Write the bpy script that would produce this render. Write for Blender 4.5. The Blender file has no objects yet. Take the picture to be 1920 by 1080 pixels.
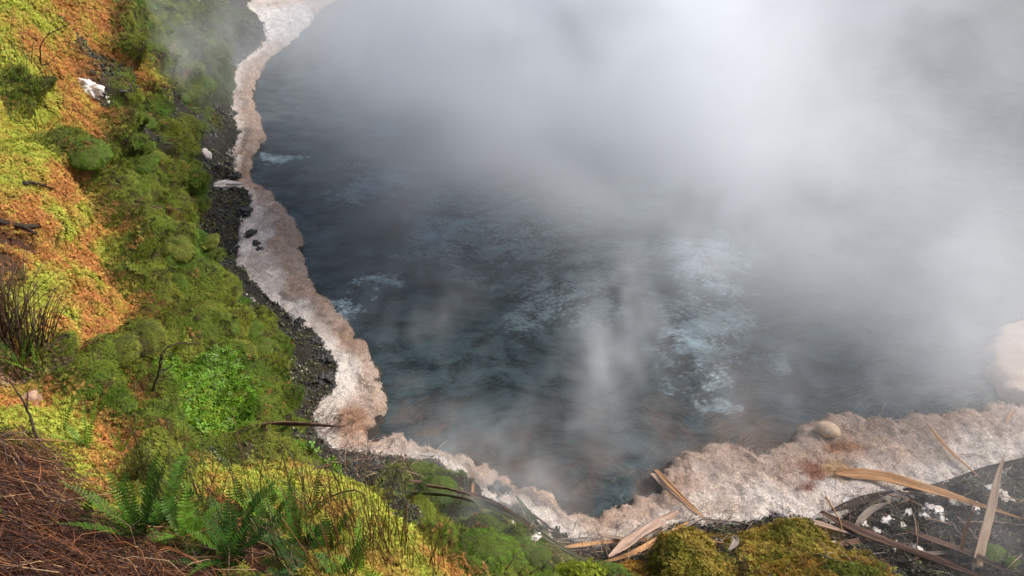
import bpy, math, random
import numpy as np
from mathutils import Vector, Matrix, Euler
from mathutils.bvhtree import BVHTree

random.seed(7)
rng = np.random.default_rng(7)
SC = bpy.context.scene
COL = SC.collection

# ------------------------------------------------------------------ camera, world, sun, exposure
F_PX, PITCH, EYE = 1450.0, math.radians(37.0), np.array([0.0, 0.0, 6.0])
cam_data = bpy.data.cameras.new('camera')
cam_data.sensor_width = 36.0
cam_data.lens = 36.0 * F_PX / 1920.0
cam_data.clip_start, cam_data.clip_end = 0.05, 2000.0
cam = bpy.data.objects.new('camera', cam_data)
cam.location = EYE
cam.rotation_euler = (math.pi / 2 - PITCH, 0, 0)
COL.objects.link(cam)
SC.camera = cam

SUN_EL, SUN_AZ = math.radians(45), math.radians(78)      # azimuth from +Y towards +X
world = bpy.data.worlds.new('World')
SC.world = world
world.use_nodes = True
wn = world.node_tree
sky = wn.nodes.new('ShaderNodeTexSky')
sky.sky_type = 'NISHITA'
sky.sun_disc = False
sky.sun_elevation, sky.sun_rotation = SUN_EL, SUN_AZ
sky.air_density, sky.dust_density, sky.ozone_density = 1.0, 6.0, 1.0
wn.links.new(sky.outputs[0], wn.nodes['Background'].inputs[0])
wn.nodes['Background'].inputs[1].default_value = 0.12
sun_data = bpy.data.lights.new('sun', 'SUN')
sun_data.energy, sun_data.angle, sun_data.color = 1.5, math.radians(11), (1.0, 0.95, 0.87)
sun = bpy.data.objects.new('sun', sun_data)
sd = Vector((math.sin(SUN_AZ) * math.cos(SUN_EL), math.cos(SUN_AZ) * math.cos(SUN_EL), math.sin(SUN_EL)))
sun.rotation_euler = sd.to_track_quat('Z', 'Y').to_euler()
sun.location = sd * 50
COL.objects.link(sun)
SC.view_settings.view_transform = 'Standard'
SC.view_settings.look = 'None'
SC.view_settings.exposure = 0.8
SC.view_settings.gamma = 1.0
SC.view_settings.use_curve_mapping = False
SC.render.engine = 'CYCLES'
cy = SC.cycles
cy.use_denoising = True
cy.max_bounces, cy.diffuse_bounces, cy.glossy_bounces = 8, 3, 2
cy.transmission_bounces, cy.volume_bounces, cy.transparent_max_bounces = 2, 5, 8
cy.volume_step_rate = 2.0
cy.use_adaptive_sampling = True
cy.adaptive_threshold = 0.02

# ------------------------------------------------------------------ small helpers
SP, CP = math.sin(PITCH), math.cos(PITCH)
FWD, UPV = np.array([0, CP, -SP]), np.array([0, SP, CP])


def ray(px, py):
    px, py = np.asarray(px, float), np.asarray(py, float)
    a, b = (px - 960) / F_PX, (540 - py) / F_PX
    return np.stack([a, CP + b * SP, -SP + b * CP], -1)


def unproj(px, py, z):
    d = ray(px, py)
    t = (np.asarray(z, float) - EYE[2]) / d[..., 2]
    return EYE + d * t[..., None]


def hash3(ix, iy, iz, s=0):
    h = (ix.astype(np.int64) * 374761393 + iy.astype(np.int64) * 668265263 + iz.astype(np.int64) * 2147483647 + s * 974634777) & 0xffffffff
    h = ((h ^ (h >> 13)) * 1274126177) & 0xffffffff
    h = ((h ^ (h >> 16)) * 2246822519) & 0xffffffff
    return ((h ^ (h >> 15)) & 0xffffff) / float(0xffffff)


def vnoise(p, s=0):
    i = np.floor(p).astype(np.int64)
    f = p - i
    f = f * f * f * (f * (f * 6 - 15) + 10)
    r = 0
    for dx in (0, 1):
        wx = f[:, 0] if dx else 1 - f[:, 0]
        for dy in (0, 1):
            wy = f[:, 1] if dy else 1 - f[:, 1]
            for dz in (0, 1):
                wz = f[:, 2] if dz else 1 - f[:, 2]
                r = r + wx * wy * wz * hash3(i[:, 0] + dx, i[:, 1] + dy, i[:, 2] + dz, s)
    return r * 2 - 1


def fbm(p, o=4, s=0):
    r, a = 0, 1.0
    for k in range(o):
        r = r + a * vnoise(p * 2.0 ** k + 17.3 * k, s + k)
        a *= 0.5
    return r / 1.5


def cells(p, s=0):
    """distance to the nearest jittered cell point and a random number of that cell"""
    i = np.floor(p).astype(np.int64)
    best, idn = np.full(len(p), 9.0), np.zeros(len(p))
    for dx in (-1, 0, 1):
        for dy in (-1, 0, 1):
            for dz in (-1, 0, 1):
                c = i + np.array([dx, dy, dz])
                q = np.stack([c[:, k] + hash3(c[:, 0], c[:, 1], c[:, 2], s + 11 * k + 1) for k in range(3)], -1)
                d = np.linalg.norm(q - p, axis=1)
                m = d < best
                best = np.where(m, d, best)
                idn = np.where(m, hash3(c[:, 0], c[:, 1], c[:, 2], s + 91), idn)
    return best, idn


def sstep(a, b, x):
    t = np.clip((x - a) / (b - a), 0, 1)
    return t * t * (3 - 2 * t)


def tag(o, label=None, cat=None, group=None, kind=None):
    if label: o['label'] = label
    if cat: o['category'] = cat
    if group: o['group'] = group
    if kind: o['kind'] = kind
    return o


def mesh_of(name, V, Fc, smooth=True, mat=None, attrs=None):
    V = np.asarray(V, np.float32)
    me = bpy.data.meshes.new(name)
    if isinstance(Fc, np.ndarray):
        k = Fc.shape[1]
        me.vertices.add(len(V))
        me.vertices.foreach_set('co', V.ravel())
        me.loops.add(Fc.size)
        me.loops.foreach_set('vertex_index', Fc.astype(np.int32).ravel())
        me.polygons.add(len(Fc))
        me.polygons.foreach_set('loop_start', np.arange(0, Fc.size, k, dtype=np.int32))
        me.update(calc_edges=True)
    else:
        me.from_pydata([tuple(v) for v in V], [], Fc)
    me.polygons.foreach_set('use_smooth', np.full(len(me.polygons), smooth))
    for n, a in (attrs or {}).items():
        a = np.asarray(a, np.float32)
        if a.ndim == 1:
            me.attributes.new(n, 'FLOAT', 'POINT').data.foreach_set('value', a)
        else:
            me.attributes.new(n, 'FLOAT_VECTOR', 'POINT').data.foreach_set('vector', a[:, :3].ravel())
    if mat: me.materials.append(mat)
    me.update()
    return me


def add(name, me, parent=None):
    o = bpy.data.objects.new(name, me)
    COL.objects.link(o)
    if parent: o.parent = parent
    return o


def empty(name, loc=(0, 0, 0), rot=(0, 0, 0)):
    o = bpy.data.objects.new(name, None)
    o.location, o.rotation_euler = loc, rot
    o.empty_display_size = 0.1
    COL.objects.link(o)
    return o


def copy_tree(o, parent=None):
    c = o.copy()
    COL.objects.link(c)
    if parent: c.parent = parent
    for ch in list(o.children):
        copy_tree(ch, c)
    return c


class NT:
    """tiny node-building helper for shader and geometry trees"""
    def __init__(s, tree): s.t = tree
    def node(s, typ, ins=None, out=0, **kw):
        n = s.t.nodes.new(typ)
        for k, v in kw.items(): setattr(n, k, v)
        for k, v in (ins or {}).items():
            if isinstance(v, bpy.types.NodeSocket): s.t.links.new(v, n.inputs[k])
            else: n.inputs[k].default_value = v
        return n.outputs[out]
    def m(s, op, a, b=0.0, c=0.0): return s.node('ShaderNodeMath', {0: a, 1: b, 2: c}, operation=op)
    def v(s, op, a, b=(0, 0, 0), out=0): return s.node('ShaderNodeVectorMath', {0: a, 1: b}, out, operation=op)
    def rng(s, x, a, b, c=0.0, d=1.0, smooth=True):
        return s.node('ShaderNodeMapRange', {0: x, 1: a, 2: b, 3: c, 4: d}, interpolation_type='SMOOTHSTEP' if smooth else 'LINEAR')
    def noise(s, vec, scale, detail=4.0, rough=0.5, dist=0.0, out=0):
        return s.node('ShaderNodeTexNoise', {'Vector': vec, 'Scale': scale, 'Detail': detail, 'Roughness': rough, 'Distortion': dist}, out)
    def mix(s, f, a, b, blend='MIX'):
        n = s.t.nodes.new('ShaderNodeMix'); n.data_type = 'RGBA'; n.blend_type = blend
        for k, v in ((0, f), (6, a), (7, b)):
            if isinstance(v, bpy.types.NodeSocket): s.t.links.new(v, n.inputs[k])
            else: n.inputs[k].default_value = v if k == 0 else (*v[:3], 1)
        return n.outputs[2]
    def link(s, a, b): s.t.links.new(a, b)


def material(name):
    m = bpy.data.materials.new(name)
    m.use_nodes = True
    nt = NT(m.node_tree)
    return m, nt, m.node_tree.nodes['Principled BSDF']


def bump(nt, p, h, strength, dist):
    nt.link(nt.node('ShaderNodeBump', {'Height': h, 'Strength': strength, 'Distance': dist}), p.inputs['Normal'])


def attr(nt, name, inst=False, out=1):
    return nt.node('ShaderNodeAttribute', None, out, attribute_name=name, attribute_type='INSTANCER' if inst else 'GEOMETRY')


# palette: real-world base colours of the ground covers (linear)
ZN = 'LOGKDBCWPY'
PAL = np.array([[.42, .46, .065], [.53, .245, .08], [.060, .055, .016], [.045, .055, .022], [.026, .028, .024],
                [.075, .028, .014], [.10, .27, .018], [.62, .58, .55], [.40, .27, .20], [.32, .21, .03]])

# ------------------------------------------------------------------ base terrain from spot heights
CT = """0,0,3.3 0,270,3.3 0,540,3.4 0,800,3.8 0,1080,4.2 200,0,2.7 300,100,1.6 100,300,3.1 150,200,2.8 200,300,2.3 250,300,1.8 300,300,1.3 340,300,.8 390,300,.3
100,500,3.0 200,500,2.6 300,500,1.8 370,500,1.1 425,500,.3 150,100,3.0 250,100,2.2 350,100,1.0 400,110,.55 250,200,1.9 340,200,.95 395,200,.35
100,400,3.1 200,400,2.5 300,400,1.5 350,400,.8 420,410,.25 100,600,3.1 200,600,2.8 300,600,2.1 400,600,1.4 480,600,.75 540,620,.3
100,700,3.3 200,700,2.9 300,700,2.4 400,700,1.7 500,700,.9 575,710,.3 100,780,3.5 200,780,3.0 300,770,2.6 390,740,2.2 440,790,1.9 470,840,1.5 515,790,.75 565,790,.25
100,850,3.7 200,850,3.4 300,850,3.0 400,860,2.7 450,890,3.0 560,905,3.05 640,915,3.05 700,965,3.15 760,1035,3.15 820,1088,3.15
600,850,.35 700,872,.25 760,900,.5 850,900,.45 800,950,.5 900,965,.35 850,1000,.75 950,1000,.5 950,1060,.9 1050,1060,.45 1100,1080,.7 880,1070,1.1 540,850,.6
100,950,4.0 300,950,3.6 500,950,3.4 100,1080,4.15 400,1060,3.7 600,1060,3.5 700,1080,3.4
1280,1060,.55 1480,1060,.6 1600,1040,.3 1700,1000,.22 1850,950,.25 1900,1050,.4 1750,1075,.3 1200,1050,.4 1920,920,.2
900,500,-.8 1200,600,-.8 1000,200,-.8 1500,500,-.8 700,300,-.7 800,700,-.7 1500,700,-.7 620,250,-.5 1250,820,-.5 950,840,-.4 650,100,-.6 1300,100,-.8 1700,650,-.5"""
ctl = []
for w in CT.split():
    a, b, z = map(float, w.split(','))
    p = unproj(a, b, z)
    ctl.append((p[0], p[1], z))
OUT_PX = [(660, -20), (600, 15), (570, 48), (535, 82), (512, 100), (490, 125), (473, 160), (470, 200), (486, 245), (487, 265), (464, 298), (460, 338), (462, 348), (490, 362), (520, 392), (551, 432), (553, 465), (563, 500), (578, 545), (612, 578), (640, 615), (665, 645), (690, 680), (702, 725), (706, 770), (694, 800), (672, 816), (700, 840), (745, 828), (790, 850), (845, 864), (900, 880), (935, 908), (985, 926), (1030, 948), (1058, 970), (1090, 982), (1140, 975), (1170, 965), (1195, 945), (1238, 936), (1246, 900), (1270, 872), (1300, 858), (1350, 847), (1400, 860), (1440, 864), (1470, 855), (1492, 828), (1530, 800), (1600, 793), (1680, 800), (1750, 790), (1810, 783), (1860, 775), (1930, 778), (2100, 770)]
IN_PX = [(500, -40), (458, 10), (484, 40), (495, 72), (488, 92), (442, 128), (431, 165), (428, 205), (436, 235), (440, 262), (434, 292), (436, 328), (385, 353), (452, 356), (462, 385), (445, 415), (432, 465), (445, 505), (480, 560), (540, 600), (585, 635), (610, 665), (625, 695), (612, 735), (580, 765), (578, 800), (600, 828), (630, 852), (720, 862), (790, 868), (845, 890), (872, 915), (885, 950), (960, 962), (1005, 985), (1040, 1012), (1080, 1035), (1140, 1040), (1200, 1022), (1250, 1005), (1275, 990), (1310, 992), (1350, 990), (1400, 985), (1450, 980), (1500, 985), (1550, 985), (1590, 975), (1620, 950), (1660, 945), (1720, 940), (1780, 930), (1830, 905), (1880, 890), (1930, 870), (1990, 850), (2150, 860)]
OUT = unproj([p[0] for p in OUT_PX], [p[1] for p in OUT_PX], np.zeros(len(OUT_PX)))
INN = unproj([p[0] for p in IN_PX], [p[1] for p in IN_PX], np.full(len(IN_PX), 0.15))
for p in OUT[::2]: ctl.append((p[0], p[1], 0.02))
for p in INN[1::2]: ctl.append((p[0], p[1], 0.13))
for p in [(0, 0, 4.1), (0, .8, 3.9), (-2, 0, 4.4), (2, 0, 4.0), (.5, 1, 3.5), (.5, 2, 1.9), (.4, 2.9, 1.0), (2, 1, 3.4), (2, 2, 1.8), (2, 3, .8), (4, 2, 1.8), (4, 3.6, .5), (6, 3, 1.5), (-4, 1, 4.3),
          (-6, 4, 4.2), (-8, 8, 4.0), (-10, 12, 3.6), (-9, 16, 2.6), (-8, 18.5, 1.2), (-7.2, 16.5, .6), (-8.5, 22, 1.6), (-6, 25, 1.6), (-3, 27, 1.5), (3, 28, 1.8), (10, 29, 2), (16, 24, 2), (15, 14, 1.8),
          (11, 9, 1.2), (9, 13, -.8), (10, 19, -.8), (8.4, 7.0, .3), (-5.2, 22, -.2), (0, 23, -.8), (6, 20, -.8), (5, 12, -.8), (-14, 0, 4.5), (0, -8, 4.4), (14, 0, 4), (16, 16, 3), (0, 40, 3), (-16, 30, 4), (16, 34, 3)]:
    ctl.append(p)
ctl = np.array(ctl)


def kern(d2): return np.sqrt(d2 + 0.06)


_n = len(ctl)
_A = kern(((ctl[:, None, :2] - ctl[None, :, :2]) ** 2).sum(-1)) - 0.02 * np.eye(_n)
_P = np.c_[np.ones(_n), ctl[:, :2]]
_M = np.block([[_A, _P], [_P.T, np.zeros((3, 3))]])
_W = np.linalg.solve(_M, np.r_[ctl[:, 2], 0, 0, 0])


def poly_sd(xy, poly):
    """signed distance to an open polyline in xy: positive on its left-hand side"""
    best, sg = np.full(len(xy), 1e9), np.zeros(len(xy))
    for a, b in zip(poly[:-1], poly[1:]):
        e = b - a
        w = xy - a
        t = np.clip((w @ e) / max(e @ e, 1e-9), 0, 1)
        d = w - t[:, None] * e
        q = (d ** 2).sum(1)
        m = q < best
        best = np.where(m, q, best)
        sg = np.where(m, np.sign(e[0] * w[:, 1] - e[1] * w[:, 0]), sg)
    return np.sqrt(best) * sg


def zbase(x, y):
    x, y = np.asarray(x, float), np.asarray(y, float)
    out = np.empty(len(x))
    for i in range(0, len(x), 60000):
        q = np.c_[x[i:i + 60000], y[i:i + 60000]]
        d2 = ((q[:, None, :] - ctl[None, :, :2]) ** 2).sum(-1)
        out[i:i + 60000] = kern(d2) @ _W[:_n] + _W[_n] + q @ _W[_n + 1:]
    r = np.hypot(x, y)
    far = sstep(30, 60, r)
    return np.clip(out, -1.5, 6) * (1 - far) + 3.5 * far


def dense_spline(P, step):
    out = []
    n = len(P)
    for i in range(n - 1):
        p0, p1, p2, p3 = P[max(i - 1, 0)], P[i], P[i + 1], P[min(i + 2, n - 1)]
        k = max(2, int(np.linalg.norm(p2[:3] - p1[:3]) / step))
        for j in range(k):
            t = j / k
            out.append(.5 * ((2 * p1) + (p2 - p0) * t + (2 * p0 - 5 * p1 + 4 * p2 - p3) * t * t + (3 * p1 - p0 - 3 * p2 + p3) * t ** 3))
    out.append(P[-1])
    return np.array(out)


# polar sheet round the camera's foot: fine near, coarse to the horizon
NA, NR = 640, 720
ang = np.concatenate([np.linspace(-math.pi * .62, -math.radians(48), 40, endpoint=False), np.linspace(-math.radians(48), math.radians(44), NA - 80, endpoint=False), np.linspace(math.radians(44), math.pi * .62, 40)])
rad = np.concatenate([np.geomspace(.3, 1.0, 12, endpoint=False), np.geomspace(1.0, 24, NR - 42, endpoint=False), np.geomspace(24, 900, 30)])
RR, AA = np.meshgrid(rad, ang, indexing='ij')
X, Y = (RR * np.sin(AA)).ravel(), (RR * np.cos(AA)).ravel()
Z = zbase(X, Y)
SH = dense_spline(OUT, .12)[:, :2]
e = 0.03
GX = (zbase(X + e, Y) - Z) / e
GY = (zbase(X, Y + e) - Z) / e
NRM = np.c_[-GX, -GY, np.ones(len(X))]
NRM /= np.linalg.norm(NRM, axis=1)[:, None]
P0 = np.c_[X, Y, Z]

# ground-cover zones from a survey of samples over the bank
ZMAP = {20: "LLLOOGGGGKKD", 60: "LLLOOGGGKKKD", 100: "LOOOOGGGKKKD", 140: "LLOODOOGGKKD", 180: "GLLODGGLGDKD", 220: "LLOOOGGDDGDD", 260: "LOOOGGDGGDDD", 300: "LLOOGGGGDDDD", 340: "LOOGLGGGGDDD", 380: "OOOOGGGGGDDD",
        420: "OLLLGGOGDDDD", 460: "BOOOOGGGDDDD", 500: "BOOOLGGGGDDD", 540: "BLLLOGGGGGDDD", 580: "BLOOOOGGGGGDDD", 620: "LLLOOOOGGGGGDDDD", 660: "LLOOOOGGGGGGGDDD", 700: "OOOOOGGGGGGGDDDD", 740: "PGGGGGOCCCGGGDDD", 780: "OGGGGOGCCCGGGDDD",
        820: "LLLLOGGGGCCGGDDD", 860: "BLLLOOGGDGCGDDDDDDDD", 900: "BBLLOLLLLLLLLDDDDDGGGGD", 940: "BBLLOLGLOOLLLLLLLDGGDDD", 980: "BBBLLLLGLOOOLLLLLLDDGGGDGG", 1020: "BBBBLLGGLOOBLLLLLLLGGGGGGGDDDD", 1060: "BBBBBBBGGGBBLLLOLLLOGGGGGGGDDD"}
zp, zi = [], []


def hit_base(px, py):
    d = ray(px, py)
    t = np.linspace(.8, 40, 900)
    q = EYE + d * t[:, None]
    below = q[:, 2] < zbase(q[:, 0], q[:, 1])
    k = int(np.argmax(below)) if below.any() else -1
    return q[k]


for yy, row in ZMAP.items():
    for k, ch in enumerate(row):
        zp.append(hit_base(20 + 40 * k, yy)); zi.append(ZN.index(ch))
for yy in (900, 940, 980, 1020, 1060):
    for xx in range(1130, 1960, 60):
        if yy > 960 or xx > 1700:
            ch = 'Y' if (abs(xx - 1480) < 110 and yy > 985) or (abs(xx - 1280) < 60 and yy > 990) else 'D'
            zp.append(hit_base(xx, yy)); zi.append(ZN.index(ch))
for q, ch in [((-8, 8, 4), 'L'), ((-10, 12, 3.6), 'O'), ((-9, 16, 2.6), 'G'), ((-7, 4, 4.2), 'O'), ((-4, 1, 4.3), 'B'), ((0, 0, 4), 'B'), ((2, 1, 3.4), 'G'), ((4, 2, 2), 'G'), ((-8, 22, 1.5), 'G'), ((0, 27, 1.5), 'G'), ((9, 26, 2), 'G'), ((11, 18, 2), 'G'), ((9, 10, 1.4), 'D'), ((-6, 24, 1.5), 'G'), ((7.5, 7, .5), 'P')]:
    zp.append(np.array(q, float)); zi.append(ZN.index(ch))
zp, zi = np.array(zp), np.array(zi)
zscale = 0.027 * np.linalg.norm(zp - EYE, axis=1)
HOT = np.eye(len(ZN))[zi]


def zones(P):
    wob = np.c_[fbm(P * 1.6, 4, 3), fbm(P * 1.6, 4, 13), fbm(P * 1.6, 4, 23)] * 0.22 + np.c_[fbm(P * 7, 3, 33), fbm(P * 7, 3, 43), fbm(P * 7, 3, 53)] * 0.13
    Q = P + wob
    out = np.empty((len(P), len(ZN)))
    for i in range(0, len(P), 40000):
        d2 = ((Q[i:i + 40000, None, :] - zp[None]) ** 2).sum(-1)
        w = 1.0 / (d2 + (0.5 * zscale) ** 2) ** 3
        out[i:i + 40000] = w @ HOT / w.sum(1, keepdims=True)
    out = out ** 2.2
    return out / out.sum(1, keepdims=True)


ZW = zones(P0)
iL, iO, iG, iK, iD, iB, iC, iW, iP, iY = range(10)
soft = ZW[:, iL] + ZW[:, iO] + ZW[:, iC]
green = ZW[:, iG] + ZW[:, iK] * .8 + ZW[:, iY]
rock = ZW[:, iD] + .4 * ZW[:, iK]
# moss billows, rock knobs, terrace steps: displaced along the slope's normal so cushions bulge out over hollows
Pw = P0 + np.c_[fbm(P0 * 1.3, 3, 5), fbm(P0 * 1.3, 3, 6), fbm(P0 * 1.3, 3, 7)] * .25
c1, r1 = cells(Pw * np.array([1.7, 1.7, 2.3]), 1)
c2, r2 = cells(Pw * np.array([3.4, 3.4, 4.2]), 2)
c3, r3 = cells(P0 * 11, 3)
b1 = np.sqrt(np.clip(1 - (c1 / .95) ** 2, 0, 1)); b2 = np.sqrt(np.clip(1 - (c2 / .95) ** 2, 0, 1)); b3 = np.sqrt(np.clip(1 - (c3 / .95) ** 2, 0, 1))
steep = 1 - NRM[:, 2]
n1, n2 = fbm(P0 * 2.0, 5, 60), fbm(P0 * 9.0, 4, 70)
disp = green * ((b1 - .65) * (.42 + .46 * r1) + (b2 - .6) * (.34 + .30 * r2) + .08 * n1 + .016 * n2)
disp += soft * ((b1 - .7) * (.16 + .16 * r1) + .12 * n1 + (b2 - .6) * .07 + .02 * n2)
disp += rock * ((b2 - .5) * .24 + (b3 - .5) * .09 + .12 * n1 + .04 * n2)
disp += (ZW[:, iB] + ZW[:, iW] + ZW[:, iP]) * (.05 * n1 + .02 * n2)
dcam = np.hypot(X, Y)
disp *= (1 - sstep(28, 40, dcam)) * (.45 + .55 * sstep(1.5, 4.5, dcam))
disp *= sstep(.1, 1.1, Z) * .85 + .15 + .35 * rock * (1 - sstep(.1, 1.1, Z))
PT = P0 + NRM * disp[:, None]
sd_ = poly_sd(P0[:, :2], SH)                    # > 0 over the pool
sd_[(X > 7.2) & (Y < 6.2)] = -1
PT[:, 2] -= sstep(-.15, .5, sd_) * .35 * (Z < 1.0)
inn = dense_spline(INN, .12)[:, :2]
sdi = poly_sd(P0[:, :2], inn)
PT[:, 2] = np.where((sdi > 0.02) & (Z < .6) & (sd_ < .3), np.minimum(PT[:, 2], .02), PT[:, 2])
nr, na = RR.shape
ii = np.arange(nr * na).reshape(nr, na)
FQ = np.stack([ii[:-1, :-1], ii[1:, :-1], ii[1:, 1:], ii[:-1, 1:]], -1).reshape(-1, 4)
FQ = FQ[:, ::-1]
mottle = np.clip(.5 + .9 * fbm(P0 * 5.5, 4, 80), 0, 1)[:, None]
zw2 = ZW.copy()
sw = (mottle[:, 0] - .5) * 1.25
zw2[:, iL] = np.clip(ZW[:, iL] - sw * soft, 0, 1); zw2[:, iO] = np.clip(ZW[:, iO] + sw * soft * (ZW[:, iO] + ZW[:, iL]), 0, 1)
zw2 /= zw2.sum(1, keepdims=True)
COLR = zw2 @ PAL

mat_ground, nt, p = material('mossy_ground')
geo = nt.node('ShaderNodeNewGeometry')
n_a, n_b = nt.noise(geo, 38, 5, .65), nt.noise(geo, 7, 4, .6)
base = nt.mix(nt.rng(n_a, .3, .75), attr(nt, 'col', out=0), (.03, .02, .012), 'MIX')
base = nt.mix(nt.m('MULTIPLY', nt.rng(n_b, .35, .7), .35), base, (.05, .035, .015))
nt.link(base, p.inputs['Base Color'])
p.inputs['Roughness'].default_value = .9
p.inputs['Specular IOR Level'].default_value = .25
bump(nt, p, n_a, .9, .03)
ground_me = mesh_of('ground', PT, FQ, True, mat_ground, {'col': COLR})
ground = tag(add('ground', ground_me), 'mossy bank and dark rock sloping down to the hot pool', 'ground', kind='structure')

# ------------------------------------------------------------------ sinter shore: pale scalloped crust round the pool
def ribbon_shore(name, O, I, step, mat, lobes=True, nt_=30, seed=1, stain=True):
    r_ = np.random.default_rng(seed)
    D = dense_spline(np.c_[O, I], step)
    o, i = D[:, :3].copy(), D[:, 3:].copy()
    s = np.r_[0, np.cumsum(np.linalg.norm(np.diff(o[:, :2], axis=0), axis=1))]
    outw = o[:, :2] - i[:, :2]
    outw /= np.linalg.norm(outw, axis=1)[:, None] + 1e-9
    off = np.zeros(len(s))
    for lo, hi, amp in ((.25, .6, .65), (.09, .22, .95), (.04, .09, .8)):
        q = -.1
        while q < s[-1] + .5:
            w = r_.uniform(lo, hi)
            u = (s - (q + w / 2)) / (w / 2)
            m = np.abs(u) < 1
            off[m] += amp * w * .5 * (np.sqrt(1 - u[m] ** 2) - .5)
            q += w
    o[:, :2] += outw * off[:, None] * (.8 if lobes else .4)
    ioff = fbm(np.c_[s * 3.0, s * 0, s * 0], 4, seed) * .10 + fbm(np.c_[s * 12.0, s * 0, s * 0], 3, seed + 5) * .05
    i[:, :2] -= outw * ioff[:, None]
    t = np.concatenate([[0, .004, .012, .025, .045, .07], np.linspace(.1, 1, nt_ - 6)])
    T, _ = np.meshgrid(t, s)
    V = o[:, None, :] * (1 - T[..., None]) + i[:, None, :] * T[..., None]
    wid = np.linalg.norm(o - i, axis=1)
    dist = T * wid[:, None]
    edge = np.clip(dist / .13, 0, 1)
    V = V.reshape(-1, 3)
    V[:, 2] = 0
    Pn = V.copy()
    ca, ra = cells(Pn * 5.5, seed)
    cb, rb = cells(Pn * 17, seed + 1)
    dome = np.sqrt(np.clip(1 - (1 - edge.ravel()) ** 2, 0, 1))
    h = -.06 + .17 * dome + .055 * (.6 - ca) * dome + .03 * (.6 - cb) * dome + .03 * fbm(Pn * 2.2, 4, seed) * edge.ravel()
    h += .05 * np.clip(T.ravel() * 1.6 - .6, 0, 1) - .10 * np.clip((T.ravel() - .93) / .07, 0, 1)
    V[:, 2] = h
    V[:, :2] += np.c_[fbm(Pn * 14, 2, seed + 8), fbm(Pn * 14, 2, seed + 9)] * .012
    ns, ntt = len(s), len(t)
    k = np.arange(ns * ntt).reshape(ns, ntt)
    Fq = np.stack([k[:-1, :-1], k[:-1, 1:], k[1:, 1:], k[1:, :-1]], -1).reshape(-1, 4)
    # colour of the crust itself: tan outer growth, grey speckled belt, white inner sinter, rusty pools
    tt = T.ravel() + .22 * fbm(Pn * 2.6, 4, seed + 20)
    tan, pink, white, grey = np.array([.57, .42, .33]), np.array([.64, .52, .44]), np.array([.86, .81, .76]), np.array([.17, .14, .13])
    c = tan + (pink - tan) * np.clip(.5 + .9 * fbm(Pn * 4, 4, seed + 30), 0, 1)[:, None]
    c = c + (white - c) * (sstep(.30, .82, tt + .25 * fbm(Pn * 1.3, 3, seed + 66)) * .85)[:, None]
    g = sstep(.28, .42, tt) * (1 - sstep(.5, .7, tt)) * sstep(-.15, .4, fbm(Pn * 1.1, 3, seed + 40)) * .65
    c = c + (grey - c) * g[:, None]
    c = c + (np.array([.42, .24, .14]) - c) * (sstep(.3, .7, fbm(Pn * 1.6, 4, seed + 55)) * .28)[:, None]
    if stain:
        for px, py, rx, ry, cc in [(1522, 888, .15, .17, (.30, .11, .05)), (1510, 920, .11, .09, (.28, .10, .05)), (1578, 842, .24, .10, (.40, .19, .09)), (1572, 890, .15, .2, (.56, .36, .17)), (1625, 888, .16, .07, (.8, .76, .70)), (1745, 890, .13, .17, (.8, .74, .68)), (1690, 905, .3, .07, (.75, .7, .64)), (1740, 850, .3, .14, (.6, .5, .42)), (638, 715, .22, .42, (.86, .81, .76)), (612, 668, .16, .35, (.86, .81, .76)), (600, 775, .22, .3, (.82, .76, .70)), (475, 450, .28, .75, (.84, .79, .74)), (505, 545, .22, .6, (.84, .79, .74)), (560, 605, .16, .4, (.84, .79, .74)), (660, 790, .16, .2, (.46, .27, .17)), (520, 45, 1.1, 1.6, (.84, .82, .80)), (505, 420, .18, .25, (.62, .52, .46)), (470, 500, .12, .5, (.66, .58, .52)), (1345, 955, .4, .1, (.66, .56, .48))]:
            q = unproj(px, py, .1)
            d = np.sqrt(((Pn[:, 0] - q[0]) / rx) ** 2 + ((Pn[:, 1] - q[1]) / ry) ** 2) + .35 * fbm(Pn * 6, 4, 77)
            c = c + (np.array(cc) - c) * ((1 - sstep(.6, 1.1, d)) * .9)[:, None]
    me = mesh_of(name, V, Fq, True, mat, {'col': c})
    return me, V, Fq, c


mat_sinter, nt, p = material('sinter_crust')
geo = nt.node('ShaderNodeNewGeometry')
sp = nt.noise(geo, 120, 3, .6)
sp2 = nt.noise(geo, 45, 4, .7)
base = nt.mix(nt.m('MULTIPLY', nt.rng(sp, .48, .66), .38), attr(nt, 'col', out=0), (.16, .10, .08))
base = nt.mix(nt.m('MULTIPLY', nt.rng(sp2, .52, .72), .45), base, (.74, .62, .52))
nt.link(base, p.inputs['Base Color'])
p.inputs['Roughness'].default_value = .75
bump(nt, p, nt.m('ADD', sp, sp2), 1.0, .02)
sm1, SV, SF, SCOL = ribbon_shore('sinter_shore', OUT, INN, .035, mat_sinter, seed=4)
tag(add('sinter_shore', sm1), 'pale pink and white scalloped sinter crust rimming the pool', 'shore', kind='structure')
lob_o = unproj([1935, 1905, 1878, 1858, 1857, 1866, 1888, 1940], [596, 612, 625, 650, 690, 718, 742, 762], np.zeros(8))
lob_i = unproj([2080] * 8, [600, 622, 640, 660, 690, 715, 735, 755], np.full(8, .12))
sm2, LV, LF, LCOL = ribbon_shore('sinter_shore', lob_o[::-1], lob_i[::-1], .05, mat_sinter, seed=9, stain=False, nt_=24)
tag(add('sinter_shore', sm2), 'rounded pale sinter lobe on the far side, half lost in steam', 'shore', kind='structure')

BV = BVHTree.FromPolygons([tuple(v) for v in PT[:]], [tuple(f) for f in FQ[:]], epsilon=0.0)
BV2 = BVHTree.FromPolygons([tuple(v) for v in SV], [tuple(f) for f in SF], epsilon=0.0)


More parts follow.
